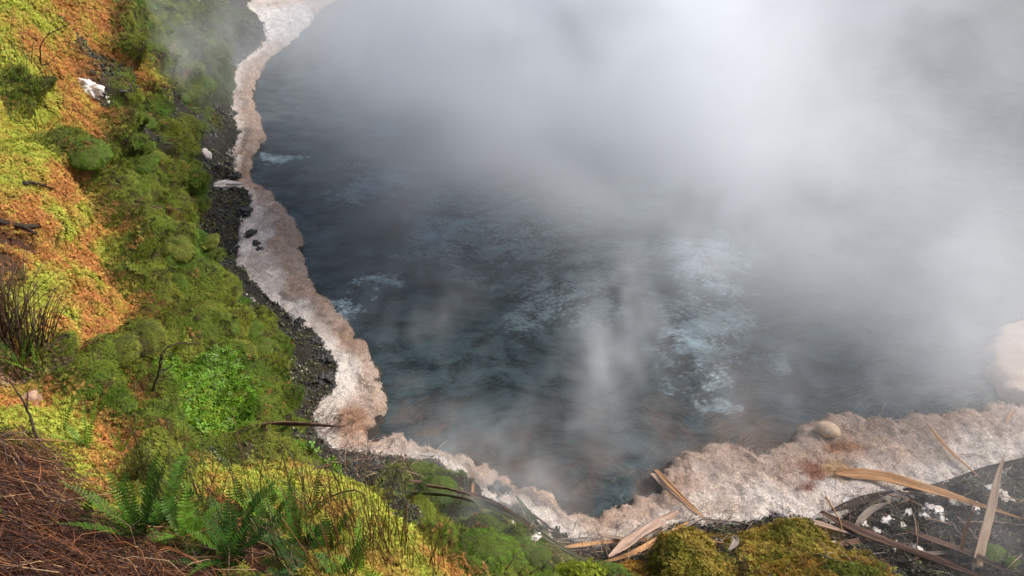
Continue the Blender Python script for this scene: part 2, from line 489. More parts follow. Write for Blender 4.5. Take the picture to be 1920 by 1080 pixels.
def drop(x, y):
    """top of the ground or crust under (x, y)"""
    z = -9
    nrm = Vector((0, 0, 1))
    for b in (BV, BV2):
        h = b.ray_cast(Vector((x, y, 12)), Vector((0, 0, -1)))
        if h[0] is not None and h[0].z > z: z, nrm = h[0].z, h[1]
    return z, (nrm if nrm.z > 0 else -nrm)


def at(px, py):
    """the point of the ground that the sight line through a survey mark meets"""
    d = Vector(ray(px, py))
    d.normalize()
    best = None
    for b in (BV, BV2):
        h = b.ray_cast(Vector(EYE), d)
        if h[0] is not None and (best is None or h[3] < best[3]): best = h
    return best[0].copy()

# ------------------------------------------------------------------ water
gx, gy = np.linspace(-9, 16, 380), np.linspace(3.4, 30, 400)
WX, WY = np.meshgrid(gx, gy, indexing='ij')
wp = np.c_[WX.ravel(), WY.ravel(), np.zeros(WX.size)]
wz = .022 * fbm(wp * np.array([1.0, 1.7, 1]) + .6 * np.c_[fbm(wp * .8, 2, 1), fbm(wp * .8, 2, 2), wp[:, 2]], 4, 200)
for px, py, r, a in [(950, 385, .75, .06), (1320, 490, .35, .09), (1310, 630, .3, .05), (1045, 560, .5, .04), (730, 330, .5, .04), (1050, 340, .7, .05)]:
    q = unproj(px, py, 0)
    dd = np.hypot(wp[:, 0] - q[0], wp[:, 1] - q[1])
    wz += a * np.exp(-(dd / r) ** 2) * (1 + .8 * fbm(wp * 6, 3, 210))
wp[:, 2] = wz - .03
k = np.arange(WX.size).reshape(WX.shape)
FW = np.stack([k[:-1, :-1], k[1:, :-1], k[1:, 1:], k[:-1, 1:]], -1).reshape(-1, 4)
mat_water, nt, p = material('milky_hot_water')
geo = nt.node('ShaderNodeNewGeometry')
warp = nt.v('ADD', geo, nt.v('MULTIPLY', nt.v('SUBTRACT', nt.noise(geo, .7, 3, .5, out=1), (.5, .5, .5)), (.9, .9, 0)))
st = nt.noise(nt.v('MULTIPLY', warp, (1.2, 2.3, 1)), 1.7, 7, .66, .3)
fine = nt.noise(nt.v('MULTIPLY', warp, (3.0, 6.0, 1)), 5.0, 6, .72, .25)
rip = nt.noise(nt.v('MULTIPLY', warp, (2.0, 5.0, 1)), 5.0, 5, .6)
sep = nt.node('ShaderNodeSeparateXYZ', {0: geo})


warp_b = nt.v('ADD', geo, nt.v('MULTIPLY', nt.v('SUBTRACT', nt.noise(geo, 1.3, 5, .65, out=1), (.5, .5, .5)), (2.2, 2.2, 0)))


def wblob(px, py, r):
    q = unproj(px, py, 0)
    d = nt.v('DISTANCE', warp_b, tuple(float(a) for a in q), out=1)
    return nt.rng(d, 0.0, r, 1.0, 0.0)


foam = None
for px, py, r, a in [(950, 385, 2.0, 1.5), (1080, 350, 1.8, 1.2), (1320, 490, .9, 1.7), (1330, 600, .9, .55), (1300, 635, .6, .9), (1055, 560, 1.0, .5), (735, 335, 1.1, .8), (830, 250, 1.6, .6), (1325, 720, .45, .9), (645, 570, .28, 1.3), (705, 520, .3, 1.2), (535, 288, .3, .9), (1130, 480, 1.0, .4)]:
    b = nt.m('MULTIPLY', wblob(px, py, r), a)
    foam = b if foam is None else nt.m('MAXIMUM', foam, b)
fm = nt.m('MULTIPLY', nt.rng(nt.m('ADD', nt.m('MULTIPLY', st, .6), nt.m('MULTIPLY', fine, .5)), .44, .66), nt.m('ADD', nt.m('MULTIPLY', foam, .9), .07))
white = nt.m('MULTIPLY', nt.rng(fine, .56, .70), foam)
deep = nt.mix(nt.rng(st, .35, .65), (.005, .013, .016), (.017, .036, .043))
mud = None
for px, py, r in [(1200, 900, 1.7), (1380, 810, 1.6), (1100, 950, 1.3), (790, 800, .7), (950, 880, .8)]:
    b = wblob(px, py, r); mud = b if mud is None else nt.m('MAXIMUM', mud, b)
deep = nt.mix(nt.m('MULTIPLY', mud, nt.rng(nt.noise(warp, 1.4, 4, .6), .35, .6)), deep, (.085, .052, .034))
c = nt.mix(fm, deep, (.42, .56, .62))
c = nt.mix(white, c, (.72, .78, .80))
nt.link(c, p.inputs['Base Color'])
nt.link(nt.rng(fm, 0, .6, .2, .7), p.inputs['Roughness'])
p.inputs['IOR'].default_value = 1.33
bump(nt, p, nt.m('ADD', rip, nt.m('MULTIPLY', st, 1.2)), .45, .05)
tag(add('water', mesh_of('water', wp, FW, True, mat_water)), 'dark slate-blue steaming water of the hot pool', 'water', kind='structure')

# ------------------------------------------------------------------ scattered cover (geometry-node instances inside one object each)
def scatter(name, label, cat, templates, pos, eul, scl, colr, mat, parent=None):
    """one mesh holds the small templates and the loose points they are set on"""
    V, Fc, tid = [], [], []
    for k, (tv, tf) in enumerate(templates):
        o = sum(len(x) for x in V)
        V.append(np.asarray(tv)); Fc += [tuple(int(i) + o for i in f) for f in tf]; tid += [k + 1] * len(tv)
    n = len(pos)
    V = np.concatenate(V + [np.asarray(pos)])
    me = bpy.data.meshes.new(name)
    me.from_pydata([tuple(v) for v in V.tolist()], [], Fc)
    m0 = len(tid)
    tid = np.r_[tid, np.zeros(n)].astype(np.float32)

    def pad(a, w): return np.concatenate([np.zeros((m0, w)), np.asarray(a).reshape(n, w)]).astype(np.float32)
    me.attributes.new('tid', 'FLOAT', 'POINT').data.foreach_set('value', tid)
    me.attributes.new('eul', 'FLOAT_VECTOR', 'POINT').data.foreach_set('vector', pad(eul, 3).ravel())
    me.attributes.new('scl', 'FLOAT', 'POINT').data.foreach_set('value', pad(scl, 1).ravel())
    me.attributes.new('col', 'FLOAT_VECTOR', 'POINT').data.foreach_set('vector', pad(colr, 3).ravel())
    pk = rng.integers(0, len(templates), n).astype(np.float32)
    me.attributes.new('pick', 'FLOAT', 'POINT').data.foreach_set('value', pad(pk, 1).ravel())
    me.materials.append(mat)
    ob = add(name, me, parent)
    g = bpy.data.node_groups.new(name + '_scatter', 'GeometryNodeTree')
    g.interface.new_socket('Geometry', in_out='INPUT', socket_type='NodeSocketGeometry')
    g.interface.new_socket('Geometry', in_out='OUTPUT', socket_type='NodeSocketGeometry')
    q = NT(g)
    gi, go = g.nodes.new('NodeGroupInput'), g.nodes.new('NodeGroupOutput')

    def na(nm, typ='FLOAT'):
        return q.node('GeometryNodeInputNamedAttribute', {'Name': nm}, data_type=typ)
    T = na('tid')

    def sel(k):
        cmp = q.node('FunctionNodeCompare', {0: T, 1: float(k), 'Epsilon': .1}, operation='EQUAL', data_type='FLOAT')
        return q.node('GeometryNodeSeparateGeometry', {'Geometry': gi.outputs[0], 'Selection': cmp}, domain='POINT')
    jn = g.nodes.new('GeometryNodeJoinGeometry')
    for k in reversed(range(len(templates))):
        q.link(q.node('GeometryNodeGeometryToInstance', {0: sel(k + 1)}), jn.inputs[0])
    pts = q.node('GeometryNodeMeshToPoints', {'Mesh': sel(0)})
    iop = q.node('GeometryNodeInstanceOnPoints', {'Points': pts, 'Instance': jn.outputs[0], 'Pick Instance': True,
                                                  'Instance Index': q.node('FunctionNodeFloatToInt', {0: na('pick')}, rounding_mode='ROUND'),
                                                  'Rotation': na('eul', 'FLOAT_VECTOR'), 'Scale': na('scl')})
    q.link(iop, go.inputs[0])
    md = ob.modifiers.new('scatter', 'NODES')
    md.node_group = g
    tag(ob, label, cat, kind='stuff')
    return ob


def eulers(nrm, xdir):
    """rotations that turn local Z to nrm and local X as far as possible to xdir"""
    z = nrm / np.linalg.norm(nrm, axis=1)[:, None]
    x = xdir - (xdir * z).sum(1)[:, None] * z
    x /= np.linalg.norm(x, axis=1)[:, None] + 1e-9
    y = np.cross(z, x)
    return np.c_[np.arctan2(y[:, 2], z[:, 2]), -np.arcsin(np.clip(x[:, 2], -1, 1)), np.arctan2(x[:, 1], x[:, 0])]


def tri_sample(V, Fq, wv, n, lod=1.2):
    a, b, c_, d = V[Fq[:, 0]], V[Fq[:, 1]], V[Fq[:, 2]], V[Fq[:, 3]]
    cr = np.cross(c_ - a, d - b)
    ar = np.linalg.norm(cr, axis=1) * .5
    ctr = (a + b + c_ + d) / 4
    rel = ctr - EYE
    dep = rel @ FWD
    sx, sy = np.abs(rel[:, 0]) / np.maximum(dep, .1) * F_PX, np.abs(rel @ UPV) / np.maximum(dep, .1) * F_PX
    vis = (dep > .3) & (sx < 1150) & (sy < 720)
    dist = np.linalg.norm(rel, axis=1)
    w = ar * wv[Fq].mean(1) * vis / dist ** lod
    cdf = np.cumsum(w)
    f = np.searchsorted(cdf, rng.random(n) * cdf[-1])
    f = np.minimum(f, len(Fq) - 1)
    u, v = rng.random(n)[:, None], rng.random(n)[:, None]
    q = Fq[f]
    wts = [(1 - u) * (1 - v), u * (1 - v), u * v, (1 - u) * v]
    pos = sum(w_ * V[q[:, k]] for k, w_ in enumerate(wts))
    nr_ = cr[f] / (np.linalg.norm(cr[f], axis=1)[:, None] + 1e-12)
    nr_ = np.where(nr_[:, 2:3] < 0, -nr_, nr_)
    return pos, nr_, q, wts, dist[f]


def lerp(A, q, wts): return sum(w_ * A[q[:, k]] for k, w_ in enumerate(wts))


def rosette_patch(seed, n=9, spread=.045, leaves=7, ln=.014, w=.006):
    r_ = random.Random(seed)
    V, F_ = [], []
    for _ in range(n):
        a, d = r_.uniform(0, 6.28), spread * math.sqrt(r_.random())
        cx, cyy, cz = d * math.cos(a), d * math.sin(a), r_.uniform(.0, .016)
        for k in range(leaves):
            t = k * 6.28 / leaves + r_.uniform(-.3, .3)
            up = r_.uniform(-.25, .9)
            l = ln * r_.uniform(.7, 1.3)
            dx, dy = math.cos(t), math.sin(t)
            b = len(V)
            V += [(cx - dy * w * .5, cyy + dx * w * .5, cz), (cx + dy * w * .5, cyy - dx * w * .5, cz), (cx + dx * l, cyy + dy * l, cz + up * l)]
            F_.append((b, b + 1, b + 2))
    return V, F_


def hair_patch(seed, n=52, spread=.046, ln=.026, w=.0030):
    r_ = random.Random(seed)
    V, F_ = [], []
    for _ in range(n):
        a, d = r_.uniform(0, 6.28), spread * math.sqrt(r_.random())
        x, y = d * math.cos(a), d * math.sin(a)
        l = ln * r_.uniform(.5, 1.2)
        t = r_.gauss(0, .45)
        ox, oy = math.cos(t) * l, math.sin(t) * l
        z0 = r_.uniform(-.006, .004)
        h = l * r_.uniform(.15, .42)
        b = len(V)
        px_, py_ = -math.sin(t) * w * .5, math.cos(t) * w * .5
        V += [(x - px_, y - py_, z0), (x + px_, y + py_, z0), (x + ox * .55 - px_, y + oy * .55 - py_, z0 + h), (x + ox * .55 + px_, y + oy * .55 + py_, z0 + h), (x + ox, y + oy, z0 + h * .65)]
        F_ += [(b, b + 1, b + 3, b + 2), (b + 2, b + 3, b + 4)]
    return V, F_


def leaf_material(name, trans=.3, rough=.6, var=.35, freq=60, inst=True, colour=None, spec=.3):
    m, nt, p = material(name)
    geo = nt.node('ShaderNodeNewGeometry')
    rnd = nt.node('ShaderNodeNewGeometry', None, 'Random Per Island')
    c0 = attr(nt, 'col', inst, out=0) if colour is None else nt.mix(0.0, colour, colour)
    hs = nt.node('ShaderNodeHueSaturation', {'Hue': nt.rng(rnd, 0, 1, .485, .515, False), 'Value': nt.m('ADD', nt.rng(rnd, 0, 1, 1 - var, 1 + var, False), nt.rng(nt.noise(geo, freq, 2), .3, .7, -.15, .15)), 'Color': c0})
    nt.link(hs, p.inputs['Base Color'])
    p.inputs['Roughness'].default_value = rough
    p.inputs['Specular IOR Level'].default_value = spec
    tr = nt.node('ShaderNodeBsdfTranslucent', {'Color': hs})
    mx = nt.node('ShaderNodeMixShader', {0: trans, 1: p.outputs[0], 2: tr})
    nt.link(mx, m.node_tree.nodes['Material Output'].inputs['Surface'])
    return m


mat_sphag = leaf_material('sphagnum', .35, .7, .35)
mat_hair = leaf_material('hair_moss', .3, .7, .22)
mat_rubble, nt, p = material('dark_rubble')
geo = nt.node('ShaderNodeNewGeometry')
nt.link(nt.mix(nt.rng(nt.noise(geo, 70, 3), .45, .7), attr(nt, 'col', True, out=0), (.02, .018, .017)), p.inputs['Base Color'])
p.inputs['Roughness'].default_value = .55
mat_nod = leaf_material('sinter_nodules', .15, .7, .3, spec=.3)

DOWN = np.array([0, 0, -1.0])
# sphagnum: lime and orange rosettes over the top of the bank
soft_all = np.clip(ZW[:, iL] + ZW[:, iO] + ZW[:, iY] * .7 + ZW[:, iP] * .4 + (.05 * ZW[:, iG]) + .05 * ZW[:, iB], 0, 1) * (Z > .25)
pos, nr_, q, wts, ds = tri_sample(PT, FQ, soft_all, 42000)
zz = lerp(zw2, q, wts)
colp = zz @ PAL
colp = colp * (rng.uniform(.75, 1.25, (len(pos), 1)))
fl = rng.random(len(pos)) < .28
alt = np.where((rng.random(len(pos)) < .5)[:, None], PAL[iL], PAL[iO])
colp[fl] = .5 * colp[fl] + .5 * alt[fl]
scatter('sphagnum_carpet', 'lime and orange sphagnum moss carpeting the top of the bank', 'moss', [rosette_patch(s) for s in (1, 2, 3)], pos + nr_ * .004,
        eulers(nr_ + rng.normal(0, .12, nr_.shape), rng.normal(0, 1, nr_.shape)), np.clip(.42 + ds * .105, .5, 1.7) * rng.uniform(.75, 1.2, len(pos)), colp, mat_sphag)
# green hair moss, combed downhill
gr_all = np.clip(ZW[:, iG] + ZW[:, iK] * .8 + ZW[:, iY] * .2, 0, 1) * (Z > .2) * sstep(.40, .62, .25 * b1 + .75 * b2 + .06 * (1 - rock))
pos, nr_, q, wts, ds = tri_sample(PT, FQ, gr_all, 52000)
zz = lerp(ZW, q, wts)
hue = np.clip(.5 + .8 * fbm(pos * 2.2, 3, 301), 0, 1)[:, None]
g1, g2 = np.array([.065, .135, .009]), np.array([.19, .21, .022])
colp = (g1 + (g2 - g1) * hue)
kk = np.clip(zz[:, iK] + .6 * zz[:, iD], 0, 1)[:, None]
colp = colp * (1 - .5 * kk) + np.array([.05, .07, .03]) * .5 * kk
colp *= rng.uniform(.85, 1.18, (len(pos), 1))
scatter('hair_moss', 'dark green hair moss draped down the bank face', 'moss', [hair_patch(s) for s in (1, 2, 3)], pos,
        eulers(nr_ + rng.normal(0, .1, nr_.shape), DOWN + rng.normal(0, .35, nr_.shape)), np.clip(.5 + ds * .085, .6, 1.8) * rng.uniform(.7, 1.25, len(pos)), colp, mat_hair)


def pebble(seed, n=1, spread=0.0, r=.02):
    import bmesh
    r_ = random.Random(seed)
    V, F_ = [], []
    for _ in range(n):
        bm = bmesh.new()
        bmesh.ops.create_icosphere(bm, subdivisions=1, radius=1)
        a, d = r_.uniform(0, 6.28), spread * math.sqrt(r_.random())
        sx, sy, sz = r * r_.uniform(.5, 1.3), r * r_.uniform(.5, 1.3), r * r_.uniform(.35, .9)
        b = len(V)
        for v in bm.verts:
            k = r_.uniform(.75, 1.2)
            V.append((v.co.x * sx * k + d * math.cos(a), v.co.y * sy * k + d * math.sin(a), v.co.z * sz * k + r_.uniform(0, .3) * r))
        F_ += [tuple(b + v.index for v in f.verts) for f in bm.faces]
        bm.free()
    return V, F_


rk = np.clip(ZW[:, iD] + .3 * ZW[:, iK], 0, 1) * (sdi < .05) * (Z > -.1)
pos, nr_, q, wts, ds = tri_sample(PT, FQ, rk, 9000)
colp = np.array([.029, .031, .028]) * rng.uniform(.5, 1.7, (len(pos), 1))
gsel = rng.random(len(pos)) < .22 + .3 * (fbm(pos * 3, 3, 5) > .1)
colp[gsel] = np.array([.10, .12, .035]) * rng.uniform(.6, 1.3, (gsel.sum(), 1))
wsel = rng.random(len(pos)) < .015
colp[wsel] = (.5, .47, .42)
scatter('dark_rubble', 'dark broken rock chips between the moss and the sinter', 'rubble', [pebble(s, 6, .06, .013) for s in (1, 2, 3)], pos, eulers(nr_, rng.normal(0, 1, nr_.shape)),
        np.clip(.3 + ds * .09, .5, 1.7) * rng.uniform(.5, 1.3, len(pos)), colp, mat_rubble)


def nod_patch(seed):
    V, F_ = pebble(seed, 9, .045, .0065)
    r_ = random.Random(seed)
    for _ in range(9):
        a, d, t = r_.uniform(0, 6.28), .05 * math.sqrt(r_.random()), r_.uniform(0, 6.28)
        x, y, l, w = d * math.cos(a), d * math.sin(a), r_.uniform(.02, .05), .0028
        b = len(V)
        ox, oy = math.cos(t), math.sin(t)
        V += [(x - oy * w, y + ox * w, .001), (x + oy * w, y - ox * w, .001), (x + ox * l * .5 + oy * w * .6, y + oy * l * .5 - ox * w * .6, .011), (x + ox * l * .5 - oy * w * .6, y + oy * l * .5 + ox * w * .6, .011), (x + ox * l, y + oy * l, .004)]
        F_ += [(b, b + 1, b + 2, b + 3), (b + 3, b + 2, b + 4)]
    return V, F_


wS = np.clip((SV[:, 2] + .03) * 20, 0, 1)
pos, nr_, q, wts, ds = tri_sample(SV, SF, wS, 16000, 1.4)
colp = lerp(SCOL, q, wts) * rng.uniform(.7, 1.35, (len(pos), 1))
scatter('sinter_nodules', 'bubbly nodules and fine fibres crusting the pale shore', 'sinter', [nod_patch(s) for s in (1, 2, 3)], pos, eulers(nr_ + rng.normal(0, .15, nr_.shape), rng.normal(0, 1, nr_.shape)),
        np.clip(.35 + ds * .06, .6, 1.5) * rng.uniform(.6, 1.15, len(pos)), colp, mat_nod)

# ------------------------------------------------------------------ creeping clover on its mound
def clover_patch(seed, n=9, spread=.05, r=.013):
    r_ = random.Random(seed)
    V, F_ = [], []
    for _ in range(n):
        a, d = r_.uniform(0, 6.28), spread * math.sqrt(r_.random())
        cx, cyy, cz = d * math.cos(a), d * math.sin(a), r_.uniform(.005, .04)
        tx, ty = r_.gauss(0, .35), r_.gauss(0, .35)
        for k in range(3):
            t = k * 2.09 + r_.uniform(-.2, .2) + a
            b = len(V)
            for rr_, dt in ((0, 0), (.75, -.55), (1.25, -.3), (1.25, .3), (.75, .55)):
                x, y = r * rr_ * math.cos(t + dt), r * rr_ * math.sin(t + dt)
                V.append((cx + x, cyy + y, cz + x * tx + y * ty))
            F_.append((b, b + 1, b + 2, b + 3, b + 4))
    return V, F_


mat_clover = leaf_material('clover', .35, .5, .35)
cw = np.clip(ZW[:, iC] * 1.3, 0, 1) * sstep(1.2, 1.6, Z)
pos, nr_, q, wts, ds = tri_sample(PT, FQ, cw * (cw > .45), 4200)
colp = np.array([.13, .25, .02]) * rng.uniform(.55, 1.35, (len(pos), 1)) + np.array([.10, .04, 0]) * (rng.random((len(pos), 1)) < .12)
scatter('creeping_clover', 'bright green creeping clover covering the rounded mound', 'clover', [clover_patch(s) for s in (1, 2, 3)], pos + nr_ * .005, eulers(nr_ + rng.normal(0, .2, nr_.shape), rng.normal(0, 1, nr_.shape)),
        rng.uniform(.7, 1.2, len(pos)), colp, mat_clover)


def on_ground(px, py, lift=0.0):
    p_ = at(px, py)
    return Vector((p_.x, p_.y, p_.z + lift))


def upright(base, px, py, lean=0.0):
    """the point where a sight line crosses the upright plane through base"""
    d = ray(px, py)
    t = (base.y + lean) / d[1]
    return Vector(EYE + d * t)


def frames(path):
    P_ = [Vector(p_) for p_ in path]
    T_ = [((P_[min(k + 1, len(P_) - 1)] - P_[max(k - 1, 0)]).normalized()) for k in range(len(P_))]
    return P_, T_


def tube(V, F_, path, r0, r1, sides=5, wob=0.0):
    P_, T_ = frames(path)
    n = len(P_)
    b0 = len(V)
    for k in range(n):
        s_ = T_[k].cross(Vector((.13, .07, 1))).normalized()
        u_ = T_[k].cross(s_).normalized()
        r = r0 + (r1 - r0) * k / (n - 1)
        for j in range(sides):
            a = 6.2832 * j / sides
            rr_ = r * (1 + wob * random.uniform(-1, 1))
            V.append(P_[k] + s_ * math.cos(a) * rr_ + u_ * math.sin(a) * rr_)
    for k in range(n - 1):
        for j in range(sides):
            a, b = b0 + k * sides + j, b0 + k * sides + (j + 1) % sides
            F_.append((a, b, b + sides, a + sides))
    F_.append(tuple(b0 + j for j in reversed(range(sides))))
    F_.append(tuple(b0 + (n - 1) * sides + j for j in range(sides)))


def smooth_path(pts, n):
    D = dense_spline(np.array([tuple(p_) for p_ in pts]), 1e9) if len(pts) < 3 else dense_spline(np.array([tuple(p_) for p_ in pts]), .02)
    s_ = np.r_[0, np.cumsum(np.linalg.norm(np.diff(D, axis=0), axis=1))]
    u = np.linspace(0, s_[-1], n)
    return [Vector((np.interp(x, s_, D[:, 0]), np.interp(x, s_, D[:, 1]), np.interp(x, s_, D[:, 2]))) for x in u]


def fibre_material(name, c_light, c_dark, rough=.75, along=1.5, across=60.0):
    m, nt, p = material(name)
    uv = nt.node('ShaderNodeAttribute', None, 1, attribute_name='fib')
    f1 = nt.noise(nt.v('MULTIPLY', uv, (along * 3, across, 1)), 1.0, 5, .65)
    f2 = nt.noise(nt.v('MULTIPLY', uv, (along * 1.6, 3.0, 1)), 1.3, 4, .6)
    c_ = nt.mix(nt.rng(nt.m('ADD', nt.m('MULTIPLY', f1, .6), nt.m('MULTIPLY', f2, .4)), .36, .62), c_light, c_dark)
    spots = nt.noise(nt.v('MULTIPLY', uv, (9, 14, 1)), 1.0, 3, .6)
    c_ = nt.mix(nt.m('MULTIPLY', nt.rng(spots, .60, .72), .6), c_, (.05, .035, .028))
    nt.link(c_, p.inputs['Base Color'])
    p.inputs['Roughness'].default_value = rough
    p.inputs['Specular IOR Level'].default_value = .15
    bump(nt, p, f1, .5, .004)
    tr = nt.node('ShaderNodeBsdfTranslucent', {'Color': c_})
    nt.link(nt.node('ShaderNodeMixShader', {0: .22, 1: p.outputs[0], 2: tr}), m.node_tree.nodes['Material Output'].inputs['Surface'])
    return m


FM = {'straw': fibre_material('straw_leaf', (.62, .38, .19), (.33, .16, .07)), 'pale': fibre_material('pale_leaf', (.62, .46, .37), (.36, .24, .18)), 'grey': fibre_material('grey_leaf', (.34, .29, .25), (.15, .12, .10)),
      'brown': fibre_material('brown_leaf', (.22, .13, .09), (.07, .045, .035)), 'dark': fibre_material('dark_leaf', (.09, .065, .05), (.03, .024, .02)), 'mossy': fibre_material('mossy_leaf', (.17, .155, .11), (.06, .075, .035)), 'tan': fibre_material('tan_leaf', (.40, .30, .22), (.19, .13, .095)),
      'green': fibre_material('green_leaf', (.11, .13, .06), (.045, .05, .03))}


def blade(name, pts, w, mat, label, face=None, fold=.35, th=.006, taper=(.25, .35), group=None, cat='flax leaf', twist=0.0, split=0.0, seed=0):
    """a dead flax leaf: folded strap with real thickness, tapering to both ends, with frayed edges"""
    r_ = random.Random(seed + int(w * 1e4))
    L = smooth_path(pts, 36)
    P_, T_ = frames(L)
    V, F_, A_ = [], [], []
    us = [-1, -.72, -.4, -.1, 0, .1, .4, .72, 1]
    m_ = len(us)
    arc = 0
    for k, p_ in enumerate(P_):
        t = k / (len(P_) - 1)
        if k: arc += (p_ - P_[k - 1]).length
        ww = w * .5 * min(1, .30 + t / taper[0] * .7) * min(1, .16 + (1 - t) / taper[1] * .84)
        up = Vector(face or (0, 0, 1))
        up = up - T_[k] * T_[k].dot(up)
        up.normalize()
        s_ = T_[k].cross(up)
        rot = Matrix.Rotation(twist * (t - .5) + .25 * math.sin(5 * t + seed), 3, T_[k])
        up, s_ = rot @ up, rot @ s_
        jag = [r_.uniform(-.06, .06) for _ in us]
        for side in (1, -1):
            for j, u in enumerate(us):
                z = abs(u) * ww * fold + (.0 if side > 0 else -th) + .10 * ww * math.sin(3 * u + 2.2 * t * 3)
                V.append(p_ + s_ * (u * ww * (1 + (jag[j] if abs(u) == 1 else 0))) + up * z)
                A_.append((arc, u * w * .5 * 8, seed))
    M2 = 2 * m_
    for k in range(len(P_) - 1):
        a, b = k * M2, (k + 1) * M2
        for j in range(m_ - 1):
            F_.append((a + j, b + j, b + j + 1, a + j + 1))
            F_.append((a + m_ + j, a + m_ + j + 1, b + m_ + j + 1, b + m_ + j))
        F_.append((a, a + m_, b + m_, b))
        F_.append((a + m_ - 1, b + m_ - 1, b + M2 - 1, a + M2 - 1))
    for k in (0, (len(P_) - 1) * M2):
        for j in range(m_ - 1):
            F_.append((k + j, k + j + 1, k + m_ + j + 1, k + m_ + j))
    me = mesh_of(name, [tuple(v) for v in V], F_, True, FM[mat], {'fib': np.array(A_)})
    return tag(add(name, me), label, cat, group)


def gp(*pts):
    return [on_ground(x, y, l) for x, y, l in pts]


blade('flax_leaf', gp((1560, 893, .05), (1650, 906, .09), (1740, 934, .10), (1830, 966, .12), (1905, 985, .10)), .115, 'straw', 'long orange straw flax leaf lying from the rusty patch out over the dark debris', taper=(.12, .4), seed=1)
blade('flax_leaf', gp((1536, 966, .05), (1610, 1010, .09), (1710, 1056, .12), (1830, 1100, .12)), .105, 'brown', 'long brown folded flax leaf slanting down beside the golden mossy mound', taper=(.3, .3), seed=2)
blade('flax_leaf', gp((1700, 1003, .05), (1790, 1042, .08), (1880, 1082, .08)), .085, 'brown', 'short brown flax leaf between the long brown leaf and the standing leaf', seed=3)
blade('flax_leaf', gp((1558, 962, .04), (1615, 946, .06), (1672, 930, .07)), .075, 'dark', 'short dark brown flax leaf crossing under the orange straw leaf', seed=4)
blade('flax_leaf', gp((1690, 926, .06), (1760, 920, .06), (1850, 890, .06), (1935, 862, .06)), .085, 'dark', 'rotten black flax leaf along the inner edge of the white crust at the corner', seed=5)
blade('flax_leaf', gp((1598, 998, .03), (1625, 968, .07), (1668, 946, .04)), .06, 'grey', 'small curved grey flax leaf under the orange straw leaf', seed=6)
b_ = on_ground(1828, 1075, 0)
blade('flax_leaf', [b_, on_ground(1840, 985, .22), on_ground(1856, 920, .20), on_ground(1876, 866, .10)], .075, 'tan', 'grey brown flax leaf propped up steeply in the hazy corner', fold=.15, taper=(.02, .6), seed=7)
b_ = on_ground(1800, 1040, 0)
blade('flax_leaf', [b_, upright(b_, 1812, 990, .02), upright(b_, 1828, 950, .08)], .03, 'straw', 'narrow straw leaf standing beside the propped grey brown leaf', face=(-.4, -1, .5), seed=8, group=None)
blade('flax_leaf', gp((1680, 1036, .05), (1740, 1046, .06), (1805, 1040, .05)), .035, 'grey', 'thin grey leaf bowed above the dark wet debris', seed=9)
blade('flax_leaf', gp((1206, 870, .12), (1240, 912, .13), (1290, 962, .12), (1325, 988, .08)), .05, 'straw', 'narrow straw leaf pointing out over the dark water', fold=.15, taper=(.05, .3), seed=10)
blade('flax_leaf', gp((1222, 897, .08), (1258, 932, .10), (1305, 975, .07)), .095, 'pale', 'broad pale cut leaf beside the narrow straw leaf at the water', fold=.2, taper=(.05, .5), seed=11)
blade('flax_leaf', gp((1272, 966, .06), (1215, 1002, .09), (1140, 1052, .06)), .10, 'pale', 'broad pinkish white flax leaf bridging the end of the cove', fold=.25, taper=(.2, .3), seed=12)
blade('flax_leaf', gp((1290, 985, .05), (1235, 1018, .06), (1180, 1048, .06), (1110, 1066, .05)), .05, 'straw', 'narrow tan leaf curving under the broad pinkish leaf', seed=13)
blade('flax_leaf', gp((1052, 1034, .05), (1130, 1026, .07), (1245, 1017, .06)), .045, 'straw', 'straight tan leaf lying across the foot of the cove', fold=.2, seed=14)
blade('flax_leaf', gp((1120, 1008, .05), (1150, 1015, .06), (1210, 1022, .05)), .05, 'pale', 'short pale leaf piece above the straight tan leaf', fold=.2, seed=15)
blade('flax_leaf', gp((770, 944, .10), (880, 958, .14), (960, 990, .16), (1040, 1040, .14), (1115, 1070, .06)), .085, 'mossy', 'very long mossy grey flax leaf lying over the green hollow', fold=.3, taper=(.2, .35), seed=16)
blade('flax_leaf', gp((800, 942, .15), (880, 950, .16), (945, 972, .14), (1000, 1006, .08)), .055, 'brown', 'brown flax leaf resting along the upper side of the mossy grey leaf', seed=17)
blade('flax_leaf', gp((968, 938, .06), (988, 972, .10), (1022, 1018, .05)), .055, 'green', 'short dark green leaf leaning across the crust above the mossy leaf', seed=18)
blade('flax_leaf', gp((885, 888, .05), (887, 920, .05), (884, 950, .04)), .022, 'straw', 'thin straw leaf upright on the white crust by the dark boulder', fold=.1, seed=19)
blade('flax_leaf', gp((1735, 800, .05), (1775, 850, .06), (1838, 905, .05)), .028, 'straw', 'thin curved straw leaf on the wide crust near the corner', fold=.1, seed=20)
blade('flax_leaf', gp((1882, 800, .05), (1890, 785, .06), (1902, 772, .05)), .03, 'straw', 'tiny straw leaf at the outer edge of the wide crust', fold=.1, seed=21)
blade('flax_leaf', gp((500, 819, .10), (560, 819, .12), (640, 812, .10), (668, 800, .07)), .06, 'brown', 'dark brown flax leaf sticking out from the moss onto the crust', fold=.3, taper=(.1, .3), seed=22)
blade('flax_leaf', gp((752, 908, .06), (800, 914, .07), (850, 916, .05)), .03, 'brown', 'thin brown leaf across the green moss below the crust', fold=.2, seed=23)
blade('flax_leaf', gp((1450, 985, .05), (1500, 982, .06), (1570, 1000, .05), (1610, 1015, .05)), .04, 'pale', 'pale brown leaf edging the top of the golden mossy mound', fold=.2, seed=24)
blade('flax_leaf', gp((1560, 1030, .05), (1620, 1020, .06), (1660, 1012, .05)), .05, 'brown', 'short brown scrap of leaf on the wet black mud', seed=25)
